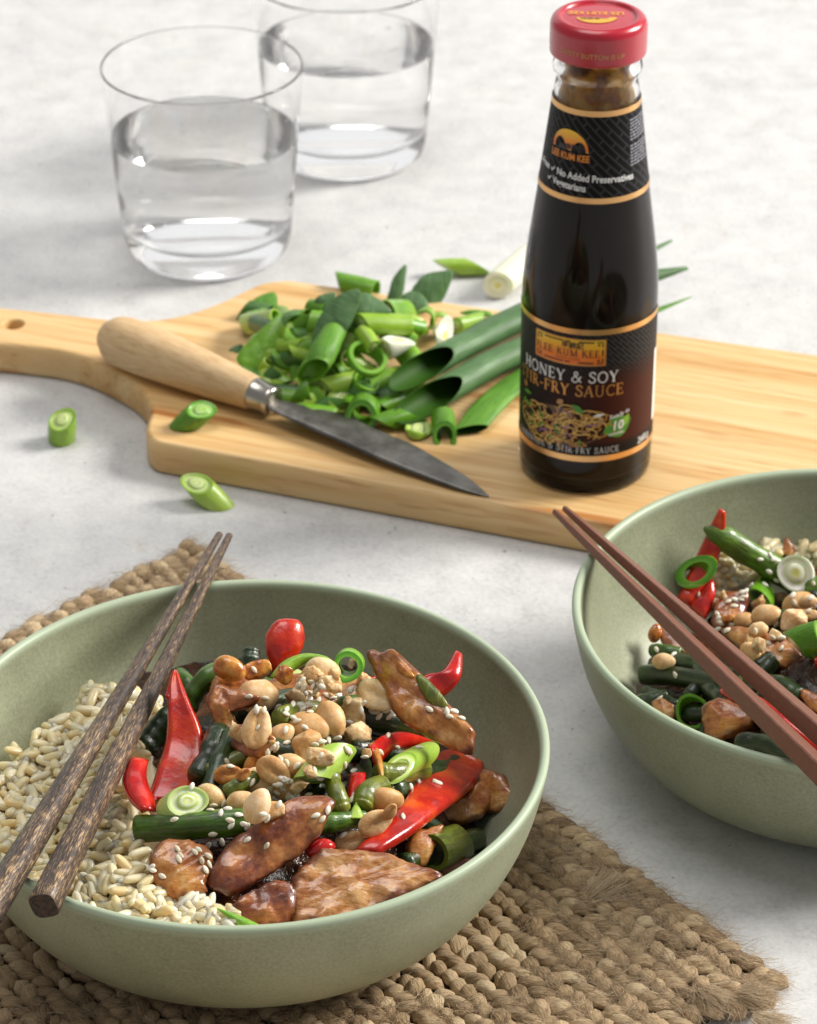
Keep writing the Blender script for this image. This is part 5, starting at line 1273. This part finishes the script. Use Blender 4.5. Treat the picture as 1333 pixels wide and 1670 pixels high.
S1 += [(480 + x / 3.418, 1000 + y / 3.418) for x, y in ((20, 405), (60, 440), (90, 480), (40, 515), (80, 515), (505, 545), (525, 580), (470, 575), (455, 550), (425, 545), (850, 545), (890, 550), (570, 745), (305, 770), (390, 795), (335, 885), (690, 940), (790, 940), (650, 970), (700, 750), (930, 590), (870, 580), (375, 540))]
S1 += [(200 + x / 3.92, 1250 + y / 3.92) for x, y in ((560, 278), (580, 250), (640, 240), (675, 270), (632, 298), (685, 340), (745, 310), (780, 370), (800, 382), (580, 430), (635, 480), (800, 470), (920, 505), (925, 335), (900, 300), (1000, 240), (965, 220), (960, 190), (985, 165), (1025, 135), (940, 140), (1050, 90), (1075, 100), (1000, 115), (1060, 190), (1110, 185), (1190, 185), (1310, 280), (350, 530), (370, 570), (365, 595), (462, 545), (490, 530), (550, 515), (548, 575), (505, 605), (550, 625), (530, 660), (190, 640), (190, 665), (260, 700), (440, 128), (1080, 190))]
S1 += [(460 + x / 3.3325, 1250 + y / 3.3325) for x, y in ((740, 80), (835, 85), (850, 92), (660, 270), (700, 110))]
S1 += [(RSE.gauss(500, 75), RSE.gauss(1205, 75)) for _ in range(38)]
made = [sesame(u + RSE.uniform(-1, 1), v + RSE.uniform(-1, 1), 1) for u, v in S1]
for q in made:
    if q: tag(put('sesame_seed', SEEDS[RSE.randrange(3)], SES, q[0], q[1], q[2]), q[3][1], 'sesame seed', q[3][0])
# ================================================================== RIGHT BOWL
G2S = 'stir-fried pork pieces in the right bowl'; G2P = 'red pepper pieces in the right bowl'; G2B = 'green beans in the right bowl'; G2O = 'spring onion slices in the right bowl'; G2N = 'chopped peanuts on the right bowl'
def q2(x, y): return 1040 + x / 3.795, 820 + y / 3.795
mound(heap2, B2, .45, 9.4, 'dark brown sauce pooled between the pieces in the right bowl')
def b2(path, r, mt, label, **k): return tag(bean('green_bean', [(*q2(a, b), d) for a, b, d in path], r, heap2, mt, **k), label, 'green bean', G2B)
b2([(415, 158, .9), (470, 185, 1.0), (560, 235, 1.0), (660, 300, .95), (760, 355, .9), (880, 430, .8), (1000, 500, .6), (1160, 570, .4)], 22, BEAN, 'long green bean with pointed tip leaning over the pepper in the right bowl', taper=(.16, 1), ends=(.3, .3), bump=.08, seed=3)
b2([(30, 1065, .2), (150, 1065, .3), (300, 1085, .3), (520, 1130, .1)], 17, BEAND, 'dark bean across the left of the right bowl, under the brown chopsticks', ends=(.15, .3), bump=.05, seed=4)
b2([(95, 915, .2), (150, 920, .3), (260, 935, .1)], 12, BEAN, 'short bean end near the left wall of the right bowl', seed=5)
b2([(250, 980, .0), (340, 1000, .1), (440, 1030, 0)], 14, BEAND, 'shaded bean half hidden behind the brown chopsticks', seed=6)
b2([(640, 1500, .3), (780, 1500, .4), (960, 1600, .3)], 20, BEAND, 'dark bean at the front rim of the right bowl', seed=7)
b2([(700, 1100, .0), (860, 1130, 0), (1000, 1200, 0)], 18, BEAND, 'dark bean in the shade beneath the chopsticks', seed=8)
b2([(760, 760, .2), (830, 740, .3), (930, 720, .2)], 17, BEAND, 'dark green bean piece under the peanut cluster', seed=9)
def p2k(outl, mat, label, **k):
    k.setdefault('sq', 12); k.setdefault('edge', .11); k['th'] = k.get('th', .4) * .75; k['bulge'] = k.get('bulge', .15) * .6
    return tag(slab('pork_slice', [q2(*a) for a in outl], heap2, mat, **k), label, 'pork slice', G2S)
p2k([(460, 690), (490, 600), (550, 555), (640, 550), (690, 590), (660, 700), (620, 780), (540, 800), (470, 780)], MEATD, 'browned pork piece under sesame seeds beside the red pepper', dz=.45, th=.55, bulge=.15, amp=.12, nsc=1.8, seed=61)
p2k([(520, 800), (640, 770), (780, 800), (900, 830), (1020, 940), (960, 1010), (860, 1040), (760, 1010), (640, 920)], MEAT, 'large pork slice under the peanuts, right of the chopsticks', dz=.35, th=.55, bulge=.2, amp=.12, seed=62, N=72)
p2k([(398, 1290), (440, 1240), (520, 1215), (640, 1260), (740, 1340), (680, 1400), (580, 1450), (480, 1475), (420, 1440)], MEAT, 'rounded pork piece in the shade at the front of the right bowl', dz=.55, th=.7, bulge=.25, seed=63)
p2k([(90, 1240), (150, 1220), (220, 1260), (245, 1320), (210, 1370), (140, 1340), (95, 1300)], MEATP, 'small shiny pork bit against the left wall of the right bowl', dz=.4, th=.5, amp=.1, seed=64)
p2k([(130, 770), (220, 800), (330, 900), (380, 980), (300, 980), (200, 930), (140, 860)], MEATD, 'dark pork piece between the chopsticks and the bowl wall', dz=.35, th=.5, seed=65)
p2k([(920, 210), (958, 262), (966, 310), (950, 350), (905, 335), (885, 310)], MEAT, 'small pointed pork tip sticking up behind the white onion disc', dz=.35, th=.4, seed=66, nrm=nv(.8))
p2k([(1040, 380), (1130, 370), (1180, 440), (1120, 500), (1060, 470)], MEAT, 'pork piece at the picture edge right of the white onion disc', dz=.1, th=.5, seed=67)
p2k([(1000, 1150), (1100, 1180), (1200, 1260), (1160, 1340), (1040, 1260)], MEAT, 'pork piece low under the chopsticks at the picture edge', dz=.2, th=.5, seed=68)
def pp2(o, label): return tag(o, label, 'red pepper', G2P)
pp2(strip('red_pepper', [q2(*a) for a in ((505, 36), (455, 130), (390, 270), (320, 420), (245, 590))], [q2(*a) for a in ((548, 60), (545, 180), (510, 330), (460, 480), (330, 650))], heap2, PEPF, dz=(1.6, 1.3, .9, .5), th=.4, curl=.1, seed=71, nrm=nv(.75, -.1)), 'tall red pepper wedge standing at the back left of the right bowl')
pp2(slab('red_pepper', [q2(*a) for a in ((462, 474), (482, 530), (470, 610), (425, 720), (370, 685), (318, 640), (390, 560))], heap2, PEP, dz=1.0, th=.3, bulge=.1, seed=72, nrm=nv(.6, -.2)), 'shiny red pepper triangle behind the chopsticks')
pp2(strip('red_pepper', [q2(*a) for a in ((510, 1150), (640, 1180), (760, 1200), (900, 1310), (1200, 1540))], [q2(*a) for a in ((505, 1195), (620, 1270), (760, 1330), (900, 1430), (1180, 1620))], heap2, PEP, dz=(.5, .6, .6, .5), th=.35, curl=.1, seed=73), 'long red pepper strip lying under the brown chopsticks')
pp2(strip('red_pepper', [q2(*a) for a in ((1100, 960), (1140, 950))], [q2(*a) for a in ((1100, 1020), (1150, 1020))], heap2, PEP, dz=(.6,), th=.3, seed=74), 'bit of red pepper at the picture edge under the green onion chunk')
def so2(o, label): return tag(o, label, 'spring onion slice', G2O)
so2(scallion('spring_onion_slice', *q2(350, 450), .9, *q2(365, 425), 1.25, 27, heap2, S_GRN, 0, .7, 'hollow', wall=.4, s0=.8, s1=-.8, flat=.9, seed=1), 'oblique green onion ring leaning on the tall red pepper')
so2(scallion('spring_onion_slice', *q2(760, 600), .8, *q2(800, 540), .8, 24, heap2, S_GRN, 0, .3, 'hollow', wall=.14, flat=.5, s1=1.0, seed=2), 'green onion tube half open behind the peanut cluster')
so2(scallion('spring_onion_slice', *q2(990, 452), 1.75, *q2(977, 434), 2.0, 28, heap2, S_WHITE, nb=(-.15, -.8, .55), seed=3), 'round white onion disc with pale green rings lying on the long bean')
so2(scallion('spring_onion_slice', *q2(975, 880), 1.0, *q2(1140, 820), 1.1, 27, heap2, S_GRN, .5, 0, s0=.4, seed=4, layers=(1, .9)), 'big green onion chunk with grey cut face at the picture edge')
so2(scallion('spring_onion_slice', *q2(350, 1310), .35, *q2(338, 1290), .75, 27, heap2, S_GRN, 0, .4, 'hollow', wall=.16, seed=5), 'olive green onion ring standing in the shade at the front of the right bowl')
def n2(x, y, L, ang, kind, lab, mt=None, roll=.2, var=0): pnut(*q2(x, y), L / 3.795, ang, kind, lab, mt, roll, var, group=G2N, hf=heap2, big=1.02)
n2(105, 805, 120, 70, 'back', 'orange peanut half against the left wall of the right bowl', NUTO, .2, 1)
n2(160, 980, 140, 0, 'back', 'shaded peanut half on the dark bean at the left', NUT, .1, 2)
n2(645, 512, 80, 60, 'chip', 'small orange peanut shard by the loose rice', NUTO)
n2(558, 712, 80, 50, 'chip', 'orange sauced peanut chunk on the browned pork', NUTO, .2, 1)
n2(525, 565, 70, 30, 'chip', 'tiny pale peanut crumb above the browned pork', NUTP, .2, 2)
n2(650, 725, 130, 25, 'back', 'peanut half at the left end of the peanut cluster', NUT, .2, 0)
n2(790, 695, 190, 8, 'back', 'broad flat peanut half in front of the green onion tube', NUT, .1, 1)
n2(750, 620, 140, 25, 'chip', 'tan broken peanut above the broad flat half', NUT, .2, 2)
n2(875, 590, 110, -10, 'chip', 'pale peanut chip with a ragged top', NUTP, .2, 3)
n2(990, 625, 210, 22, 'back', 'long peanut half pointing up to the right', NUT, .2, 3)
n2(960, 725, 180, -55, 'chip', 'big wedge shaped peanut piece left of the green onion chunk', NUT, .3, 0)
n2(1070, 690, 110, 40, 'chip', 'peanut piece at the picture edge above the green onion chunk', NUTP, .2, 1)
n2(1050, 610, 120, 10, 'back', 'peanut half at the right end of the cluster', NUT, .2, 2)
n2(745, 785, 125, 15, 'whole', 'rounded peanut below the broad flat half', NUT, 0, 0)
n2(690, 860, 120, 60, 'chip', 'cream peanut flake beside the farther chopstick', NUTP, .2, 2)
n2(700, 930, 160, -50, 'back', 'long cream peanut piece slanting beside the farther chopstick', NUTP, .2, 3)
n2(745, 880, 100, 20, 'chip', 'square cream peanut shard next to the long cream piece', NUTP, .3, 0)
n2(858, 815, 90, 10, 'chip', 'small pale peanut cube on the large pork slice', NUTP, .3, 1)
RX = random.Random(12)
for k in range(20):
    x, y, a, L = RX.uniform(1150, 2300), RX.uniform(500, 1650), RX.uniform(0, pi), RX.uniform(60, 120)
    o = bean('green_bean', [(*q2(x - L * cos(a), y - L * sin(a)), .0), (*q2(x, y), .15), (*q2(x + L * cos(a), y + L * sin(a)), .0)], RX.uniform(15, 20), heap2, RX.choice((BEAN, BEAND, OLIVE)), seed=k)
    tag(o, 'green bean in the right bowl beyond the picture edge', 'green bean', 'green beans at the far side of the right bowl')
for k in range(12):
    x, y, r = RX.uniform(1200, 2250), RX.uniform(550, 1550), RX.uniform(90, 170); a0 = RX.uniform(0, 6)
    o = slab('pork_slice', [q2(x + r * cos(a0 + j) * RX.uniform(.8, 1.2), y + .6 * r * sin(a0 + j) * RX.uniform(.8, 1.2)) for j in (0, .9, 1.8, 2.7, 3.6, 4.5, 5.4)], heap2, RX.choice((MEAT, MEATD, MEATP)), dz=.35, th=.45, sq=12, edge=.1, amp=.14, seed=80 + k)
    tag(o, 'pork slice in the right bowl beyond the picture edge', 'pork slice', 'pork slices at the far side of the right bowl')
for k in range(6):
    x, y = RX.uniform(1250, 2150), RX.uniform(600, 1500)
    o = strip('red_pepper', [q2(x, y), q2(x + 110, y + 50), q2(x + 230, y + 70)], [q2(x, y + 70), q2(x + 100, y + 125), q2(x + 230, y + 130)], heap2, RX.choice((PEP, PEPF)), dz=(.5, .7, .5), th=.4, curl=.1, seed=90 + k)
    tag(o, 'red pepper strip in the right bowl beyond the picture edge', 'red pepper', 'red pepper strips at the far side of the right bowl')
for k in range(18):
    pnut(*q2(RX.uniform(1130, 1800), RX.uniform(560, 1050)), RX.uniform(30, 48), RX.uniform(0, 180), RX.choice(('half', 'back', 'chip')), 'peanut in the right bowl beyond the picture edge', RX.choice((NUT, NUTP)), RX.uniform(-.4, .4), k, group='peanuts at the far side of the right bowl', hf=heap2, big=1.02)
R2 = random.Random(77)
R3 = random.Random(5)
for k in range(26):
    x, y, a, L = R3.uniform(60, 900), R3.uniform(1000, 1500), R3.uniform(0, pi), R3.uniform(50, 110)
    if y > 1230 + x * .35: continue
    o = bean('green_bean', [(*q2(x - L * cos(a), y - L * sin(a)), -.15), (*q2(x, y), -.05), (*q2(x + L * cos(a), y + L * sin(a)), -.15)], R3.uniform(12, 18), heap2, R3.choice((BEAND, BEAND, OLIVE)), seed=k)
    tag(o, 'dark bean length half sunk in the shaded sauce of the right bowl', 'green bean', 'half sunk green beans in the right bowl')
g2s = []
for poly, n in ((((505, 285), (560, 330), (640, 390), (720, 420), (715, 500), (640, 520), (560, 540), (500, 620), (430, 640), (490, 480)), 120), (((770, 250), (880, 260), (900, 320), (820, 330)), 30), (((985, 290), (1060, 280), (1160, 270), (1180, 400), (1060, 390), (990, 350)), 60)):
    xs = [a for a, b in poly]; ys = [b for a, b in poly]; k = 0
    while k < n:
        x, y = R2.uniform(min(xs), max(xs)), R2.uniform(min(ys), max(ys))
        if not in_poly(x, y, poly): continue
        k += 1; u, v = q2(x, y); L = R2.choice((0, 1, 1)); p = place(u, v, heap2, .35 - .28 * L + R2.uniform(-.05, .1)); g2s.append((L, u, v, p))
g2s.sort(key=lambda g: g[0])
join_grains(g2s[85:], 'lower rice grains clumped behind the long bean in the right bowl')
for k, g in enumerate(g2s[:85]):
    M, s = grain_m(g[3]); o = put('rice_grain', GRAINS[k % 6], RICE, g[3], M, (s, s * R2.uniform(.95, 1.2), s * R2.uniform(.95, 1.2)))
    tag(o, 'cooked rice grain clumped behind the long bean in the right bowl', 'rice grain', 'loose rice grains in the right bowl')
S2 = ((820, 325), (760, 350), (845, 355), (815, 425), (860, 480), (1090, 500), (705, 515), (600, 600), (560, 612), (598, 640), (650, 585), (650, 555), (670, 548), (495, 690), (515, 745), (585, 755), (500, 780), (555, 790), (730, 795), (805, 870), (890, 900), (835, 830), (890, 835), (860, 750), (375, 568), (235, 1065), (120, 910), (225, 940), (140, 1210), (925, 565), (960, 575), (970, 620), (1055, 670), (790, 510), (640, 600), (510, 715), (1070, 590), (1095, 640), (690, 540))
made = [sesame(*q2(x, y), 2) for x, y in S2]
for q in made:
    if q: tag(put('sesame_seed', SEEDS[R2.randrange(3)], SES, q[0], q[1], q[2]), q[3][1], 'sesame seed', q[3][0])
# ================================================================== SPRING ONIONS ON THE BOARD
GC = 'chopped spring onion pieces piled on the cutting board'; GL_ = 'whole spring onion leaves behind the bottle'; GT = 'stray spring onion pieces'
def q4(x, y): return 360 + x / 2.5635, 410 + y / 2.5635
hc0 = un(*q4(520, 560), BZ)
def heapb(x, y):
    dx, dy = x - hc0.x, y - hc0.y - 2.4
    return BZ + 3.0 * math.exp(-(dx / 4.4) ** 2 - (dy / 2.6) ** 2)
def leaf_mats(name, a, b, c, inner):
    m = NT(name); cc = m.coord('UV', (9, .35, 1)); f = m.noise(cc.outputs[0], 2.0, 4, .6); g = m.noise(m.coord('Object').outputs[0], 45, 3)
    m.set(Base_Color=m.ramp(m.math('ADD', m.math('MULTIPLY', f, .6), m.math('MULTIPLY', g, .4)), [(.34, a), (.5, b), (.66, c)]), Roughness=.5, Specular_IOR_Level=.35, Normal=m.bump(f, .25, .0005), Subsurface_Weight=.1, Subsurface_Radius=(.002, .003, .001), Subsurface_Scale=1.0); o = m.mat
    m = NT(name + '_inside'); m.set(Base_Color=inner, Roughness=.6, Specular_IOR_Level=.2); return [o, m.mat]
LEAF = leaf_mats('onion_leaf', '#38562f', '#517446', '#769869', '#2f5410')
LEAFG = leaf_mats('bright_onion_leaf', '#3d6a18', '#5c9029', '#83ac4c', '#33600f')
def leaf_tube(path, radii, label, mats, flat=.62, cut=None, n=26, N=44, wall=.06, roll=0.0, name='spring_onion_leaf', cat='spring onion leaf', group=GL_, endtip=True):
    """a long hollow leaf: path = (u, v, z) with the cut mouth first; cut = extra reach of the lower / camera side of the mouth"""
    P = catmull([tuple(un(u, v, z)) for u, v, z in path], N); rr = [x.x for x in catmull([(r, 0, 0) for r in radii], N)]
    fr = frames(P); mb = MB(); rows, inn = [], []; k0, s0 = cut or (0, 0)
    d = fr[0][0]; e = (VIEW - d * VIEW.dot(d)).normalized(); g = d.cross(e); nn = (-d + e * k0 + g * s0).normalized()
    for i, p in enumerate(P):
        t_ = fr[i][0]; ee = (Vector((0, 0, 1)) - t_ * t_.z).normalized(); gg = t_.cross(ee); fade = max(0.0, 1 - i / (N * .35)); ro, ri = [], []
        for j in range(n):
            an = 2 * pi * j / n
            q = (ee * cos(an + roll) * flat + gg * sin(an + roll)) * rr[i] * (1 + .05 * nz((cos(an) * 1.5, sin(an) * 1.5, i * .12), 1.0, len(label)))
            sh = (-q.dot(nn) / d.dot(nn)) * fade if cut else 0
            sh = max(-rr[0] * 4, min(rr[0] * 4, sh))
            ro.append(mb.vert(p + q + t_ * sh, i / N, (an * rr[0], i / N * 8))); ri.append(mb.vert(p + q * (1 - wall / max(.2, rr[i])) + t_ * sh, i / N, (an * rr[0], i / N * 8)))
        rows.append(ro); inn.append(ri)
    mb.grid(rows, True, 0); mb.grid(inn, True, 1, True); mb.grid([rows[0], inn[0]], True, 1)
    c = mb.vert(P[-1]); mb.fan(c, rows[-1], 0)
    return tag(mb.build(name, mats), label, cat, group)
def z4(x, y, h): return (*q4(x, y), BZ + h)
leaf_tube([z4(835, 492, 1.5), z4(960, 425, 1.5), z4(1100, 355, 1.35), z4(1260, 280, 1.2), z4(1500, 180, 1.2), z4(1950, 70, 1.2)], [.66, .66, .64, .62, .62, .62, .6, .1], 'broad dark leaf with a wide oval mouth, upper of the pair left of the bottle', LEAF, .8, (2.7, -.9), wall=.035)
leaf_tube([z4(865, 622, .95), z4(1000, 545, .95), z4(1130, 470, .95), z4(1260, 410, .9), z4(1500, 305, .9), z4(1790, 180, .9)], [.7, .68, .66, .62, .5, .35], 'broad dark leaf with a black mouth, lower of the pair left of the bottle', LEAF, .8, (2.7, -.9), wall=.035)
leaf_tube([z4(1045, 745, .25), z4(1110, 660, .4), z4(1190, 585, .45), z4(1280, 520, .45), z4(1500, 380, .5), z4(1968, 190, .9)], [.62, .66, .62, .58, .5, .04], 'flat bright leaf lying on the board just left of the bottle', LEAFG, .35, (.2, .7))
leaf_tube([z4(1010, 385, 1.0), z4(1120, 315, 1.2), z4(1260, 248, 1.1), z4(1500, 140, 1.0), z4(1885, -45, .9)], [.5, .55, .5, .5, .42, .08], 'dark leaf farthest back, running behind the bottle', LEAF, .5, None)
def leaf_slab(outl, dz, mats, label, nrm=None, bend=(0, 0), ang=0, th=.08, amp=.05, seed=0):
    return tag(slab('spring_onion_piece', [q4(*a) for a in outl], heapb, mats, dz=dz, th=th, bulge=.08, bend=bend, ang=ang, amp=amp, seed=seed, nrm=nrm), label, 'spring onion', GC)
def sc(x0, y0, z0, x1, y1, z1, r, mats, label, **k):
    k.setdefault('nl', 7)
    return tag(scallion('spring_onion_piece', *q4(x0, y0), z0, *q4(x1, y1), z1, r / 2.5635, heapb, mats, **k), label, 'spring onion', GC)
# lower layer: cut lengths seen in the gaps
RG = random.Random(8)
for k in range(92):
    x, y = RG.uniform(140, 800), RG.uniform(250, 640); a = RG.uniform(0, pi); L = RG.uniform(40, 75)
    sl = RG.uniform(-1.2, 1.2)
    mt = RG.choice((S_DARK, S_GRN, S_GRN, S_GRN, S_LIME, S_LIME)); wd = {'dark_onion_skin': 'dark green', 'green_onion_skin': 'fresh green', 'lime_onion_skin': 'pale lime'}[mt[0].name]
    sc(x - L * cos(a), y - L * sin(a) * .5, RG.uniform(.05, .8), x + L * cos(a), y + L * sin(a) * .5, RG.uniform(.05, .45), RG.uniform(32, 52), mt, f'short {wd} onion length lying among many in the chopped pile', style='hollow', s0=sl, s1=-sl, flat=RG.uniform(.45, .95), seed=k, nl=3, n=18)
sc(492, 130, .5, 650, 165, .5, 44, S_GRN, 'fat green onion tube at the top of the chopped pile', style='hollow', k0=.5, s0=.6, seed=1)
leaf_slab([(135, 205), (222, 172), (238, 238), (165, 268), (140, 262)], .7, LEAFG[0], 'bright square of onion leaf at the upper left of the pile', nrm=nv(.6), seed=2)
sc(110, 300, .2, 190, 280, .3, 45, S_GRN, 'green onion ring below the bright square of leaf', style='hollow', k0=.3, seed=3)
sc(150, 300, .55, 235, 330, .5, 40, S_DARK, 'dark onion piece left of the grey hollow ring', style='hollow', seed=27)
leaf_slab([(66, 445), (120, 370), (200, 300), (250, 262), (275, 300), (250, 390), (200, 460), (160, 502), (100, 490)], .75, S_GRN[0], 'wide oblique green onion wedge at the left edge of the pile', nrm=nv(.7, -.1), bend=(0, -.08), ang=.9, th=.14, seed=4)
leaf_slab([(35, 412), (80, 388), (98, 400), (74, 425), (50, 422)], .1, LEAF[0], 'tiny dark leaf tip on the board at the left of the pile', nrm=nv(.2), seed=5)
sc(300, 285, .4, 318, 310, .7, 52, S_DARK, 'dark hollow onion ring with a grey inside', style='hollow', k1=.3, wall=.16, flat=.85, seed=6)
sc(375, 235, .3, 440, 250, .4, 38, S_GRN, 'pale green onion length behind the folded dark leaf', style='hollow', seed=7)
leaf_slab([(395, 200), (440, 178), (480, 176), (470, 210), (430, 250), (400, 235)], .8, LEAF[0], 'small dark leaf scrap behind the folded leaf', seed=8)
sc(235, 400, .55, 365, 400, .6, 38, S_PALE if 0 else S_LIME, 'pale onion length with a white cut edge at the left of the pile', k0=.3, k1=.9, seed=9)
leaf_slab([(570, 158), (586, 190), (545, 300), (520, 330), (470, 330), (420, 380), (378, 400), (400, 300), (450, 220), (500, 178)], 1.35, LEAF[0], 'large folded dark leaf standing in the middle of the pile', nrm=nv(.75, -.2), bend=(0, -.1), ang=1.0, seed=10)
leaf_slab([(585, 175), (640, 185), (712, 245), (690, 262), (600, 262), (565, 250)], 1.2, LEAF[0], 'dark leaf triangle right of the folded leaf', nrm=nv(.6, .2), seed=11)
leaf_tube([(*q4(385, 500), BZ + 1.75), (*q4(430, 420), BZ + 2.3), (*q4(490, 300), BZ + 2.7)], [.58, .6, .5], 'open green onion tube leaning down the front of the pile', [LEAFG[0], S_GRN[0]], .8, (.9, .3), name='spring_onion_piece', cat='spring onion', group=GC)
sc(590, 305, 1.0, 790, 310, .9, 46, S_LIME, 'long lime onion tube lying across the pile', k0=.2, seed=12, s0=.5)
sc(600, 470, 1.1, 618, 440, 1.5, 84, S_GRN, 'large bright onion ring standing at the front of the pile', style='hollow', k1=.25, wall=.2, flat=.95, seed=13)
sc(545, 470, .6, 552, 455, .9, 52, S_LIME, 'small pale ring beside the large bright ring', style='hollow', wall=.2, seed=14)
sc(590, 330, .9, 640, 400, 1.3, 36, S_LIME, 'lime onion stub beside the white wedge', seed=15)
sc(690, 410, 1.0, 750, 372, 1.2, 48, S_WHITE, 'thick white onion wedge in the pile', k0=.2, k1=.8, s1=-.9, seed=16)
sc(925, 368, .5, 936, 354, .85, 52, S_WHITE, 'white oval onion slice with yellow core, right of the pile', k1=1.2, s1=1.1, seed=17)
leaf_slab([(775, 55), (770, 140), (755, 215), (720, 252), (685, 235), (700, 180), (722, 110)], .9, LEAF[0], 'upright pointed dark leaf at the back of the pile', nrm=nv(.85), seed=18)
leaf_slab([(970, 84), (955, 150), (915, 225), (885, 256), (850, 245), (800, 200), (805, 150), (850, 100), (910, 84)], .9, LEAF[0], 'broad dark leaf fan at the back right of the pile', nrm=nv(.8), bend=(0, .04), seed=19)
leaf_slab([(760, 190), (800, 165), (850, 190), (870, 240), (830, 262), (775, 240)], 1.05, LEAF[0], 'dark leaf scrap in front of the broad leaf fan', nrm=nv(.7), seed=20)
sc(850, 290, .6, 862, 275, .8, 45, S_LIME, 'open lime ring below the leaf fan', style='hollow', wall=.2, seed=21)
sc(918, 305, .4, 924, 288, .65, 46, S_LIME, 'thin lime loop of onion at the right of the pile', style='hollow', wall=.2, flat=.8, seed=22)
sc(985, 312, .3, 1085, 288, .4, 34, S_LIME, 'yellow green onion length in front of the farthest leaf', k0=.2, k1=.4, s1=.8, seed=23)
leaf_slab([(1000, 258), (1040, 245), (1120, 250), (1136, 272), (1090, 272), (1030, 266)], .35, LEAFG[0], 'small dark leaf strip behind the yellow green length', seed=24)
sc(300, 590, .7, 390, 575, .8, 56, S_GRN, 'green onion wedge beside the knife ferrule', style='hollow', k0=.4, k1=.3, s0=-.9, wall=.1, seed=25)
sc(430, 572, .7, 545, 545, .8, 42, S_LIME, 'light green onion cylinder in front of the pile', k0=.5, k1=.0, s0=.4, s1=.6, seed=26)
sc(490, 632, .4, 505, 615, .65, 52, S_LIME, 'pale round onion slice lying under the light green cylinder', k1=1.0, seed=28)
sc(600, 560, .7, 612, 540, 1.0, 56, S_GRN, 'shaded green ring under the large bright ring', style='hollow', wall=.16, seed=29)
leaf_slab([(625, 595), (680, 565), (760, 560), (800, 575), (740, 640), (690, 660)], .5, LEAF[0], 'dark leaf piece in front of the black mouth', seed=30)
leaf_slab([(285, 655), (320, 637), (400, 645), (470, 652), (490, 668), (440, 698), (360, 690), (300, 678)], .9, S_GRN[0], 'flat green onion strip lying on the heel of the blade', nrm=nv(.3), th=.2, seed=31)
sc(604, 650, .95, 586, 695, 1.1, 66, S_GRN, 'green onion tube facing the camera with a ringed hollow, on the blade', style='hollow', k1=.5, wall=.32, seed=32)
sc(678, 722, .6, 790, 682, .75, 46, S_LIME if 0 else S_GRN, 'bright oblique onion cylinder in front of the black mouth', k0=-.2, k1=.2, s0=1.0, s1=-1.0, seed=33)
sc(822, 755, .3, 826, 738, .6, 54, S_LIME, 'pale green onion disc on the board near the knife', k1=.9, seed=34)
sc(930, 690, .75, 938, 775, .6, 50, S_GRN, 'short green tube with an open end, nearest the bottle', style='hollow', k1=.9, wall=.3, seed=35)
# strays on the board and the table
def flat_t(x, y): return 0.0
def flat_b(x, y): return BZ
def stray(u0, v0, z0, u1, v1, z1, r, mats, label, **k): return tag(scallion('spring_onion_piece', u0, v0, z0, u1, v1, z1, r, flat_t, mats, absz=True, **k), label, 'spring onion', GT)
stray(101, 716, .06, 102, 684, 1.15, 22, S_LIME, 'short green onion stub standing upright on the table, far left', k0=-.15, k1=.25, s1=-.35, s0=.1, seed=1)
stray(302, 694, BZ + .05, 329, 668, BZ + .85, 20, S_GRN, 'oblique green onion piece on the board below the knife handle', nb=(.1, -.3, 1), na=(0, 0, -1), seed=2)
stray(354, 823, .02, 321, 788, .9, 21, S_LIME, 'oblique bright onion piece on the table in front of the board', nb=(-.1, -.3, 1), na=(0, 0, -1), seed=3)
stray(728, 436, .45, 778, 434, .45, 14, S_LIME, 'yellow green onion sliver on the table behind the board', k0=.2, k1=-.2, s0=1.6, s1=-1.6, seed=4)
stray(812, 465, .75, 868, 418, .8, 23, S_WHITE, 'white onion root end with a yellow heart, on the table left of the bottle', k0=.35, s0=.3, seed=5)
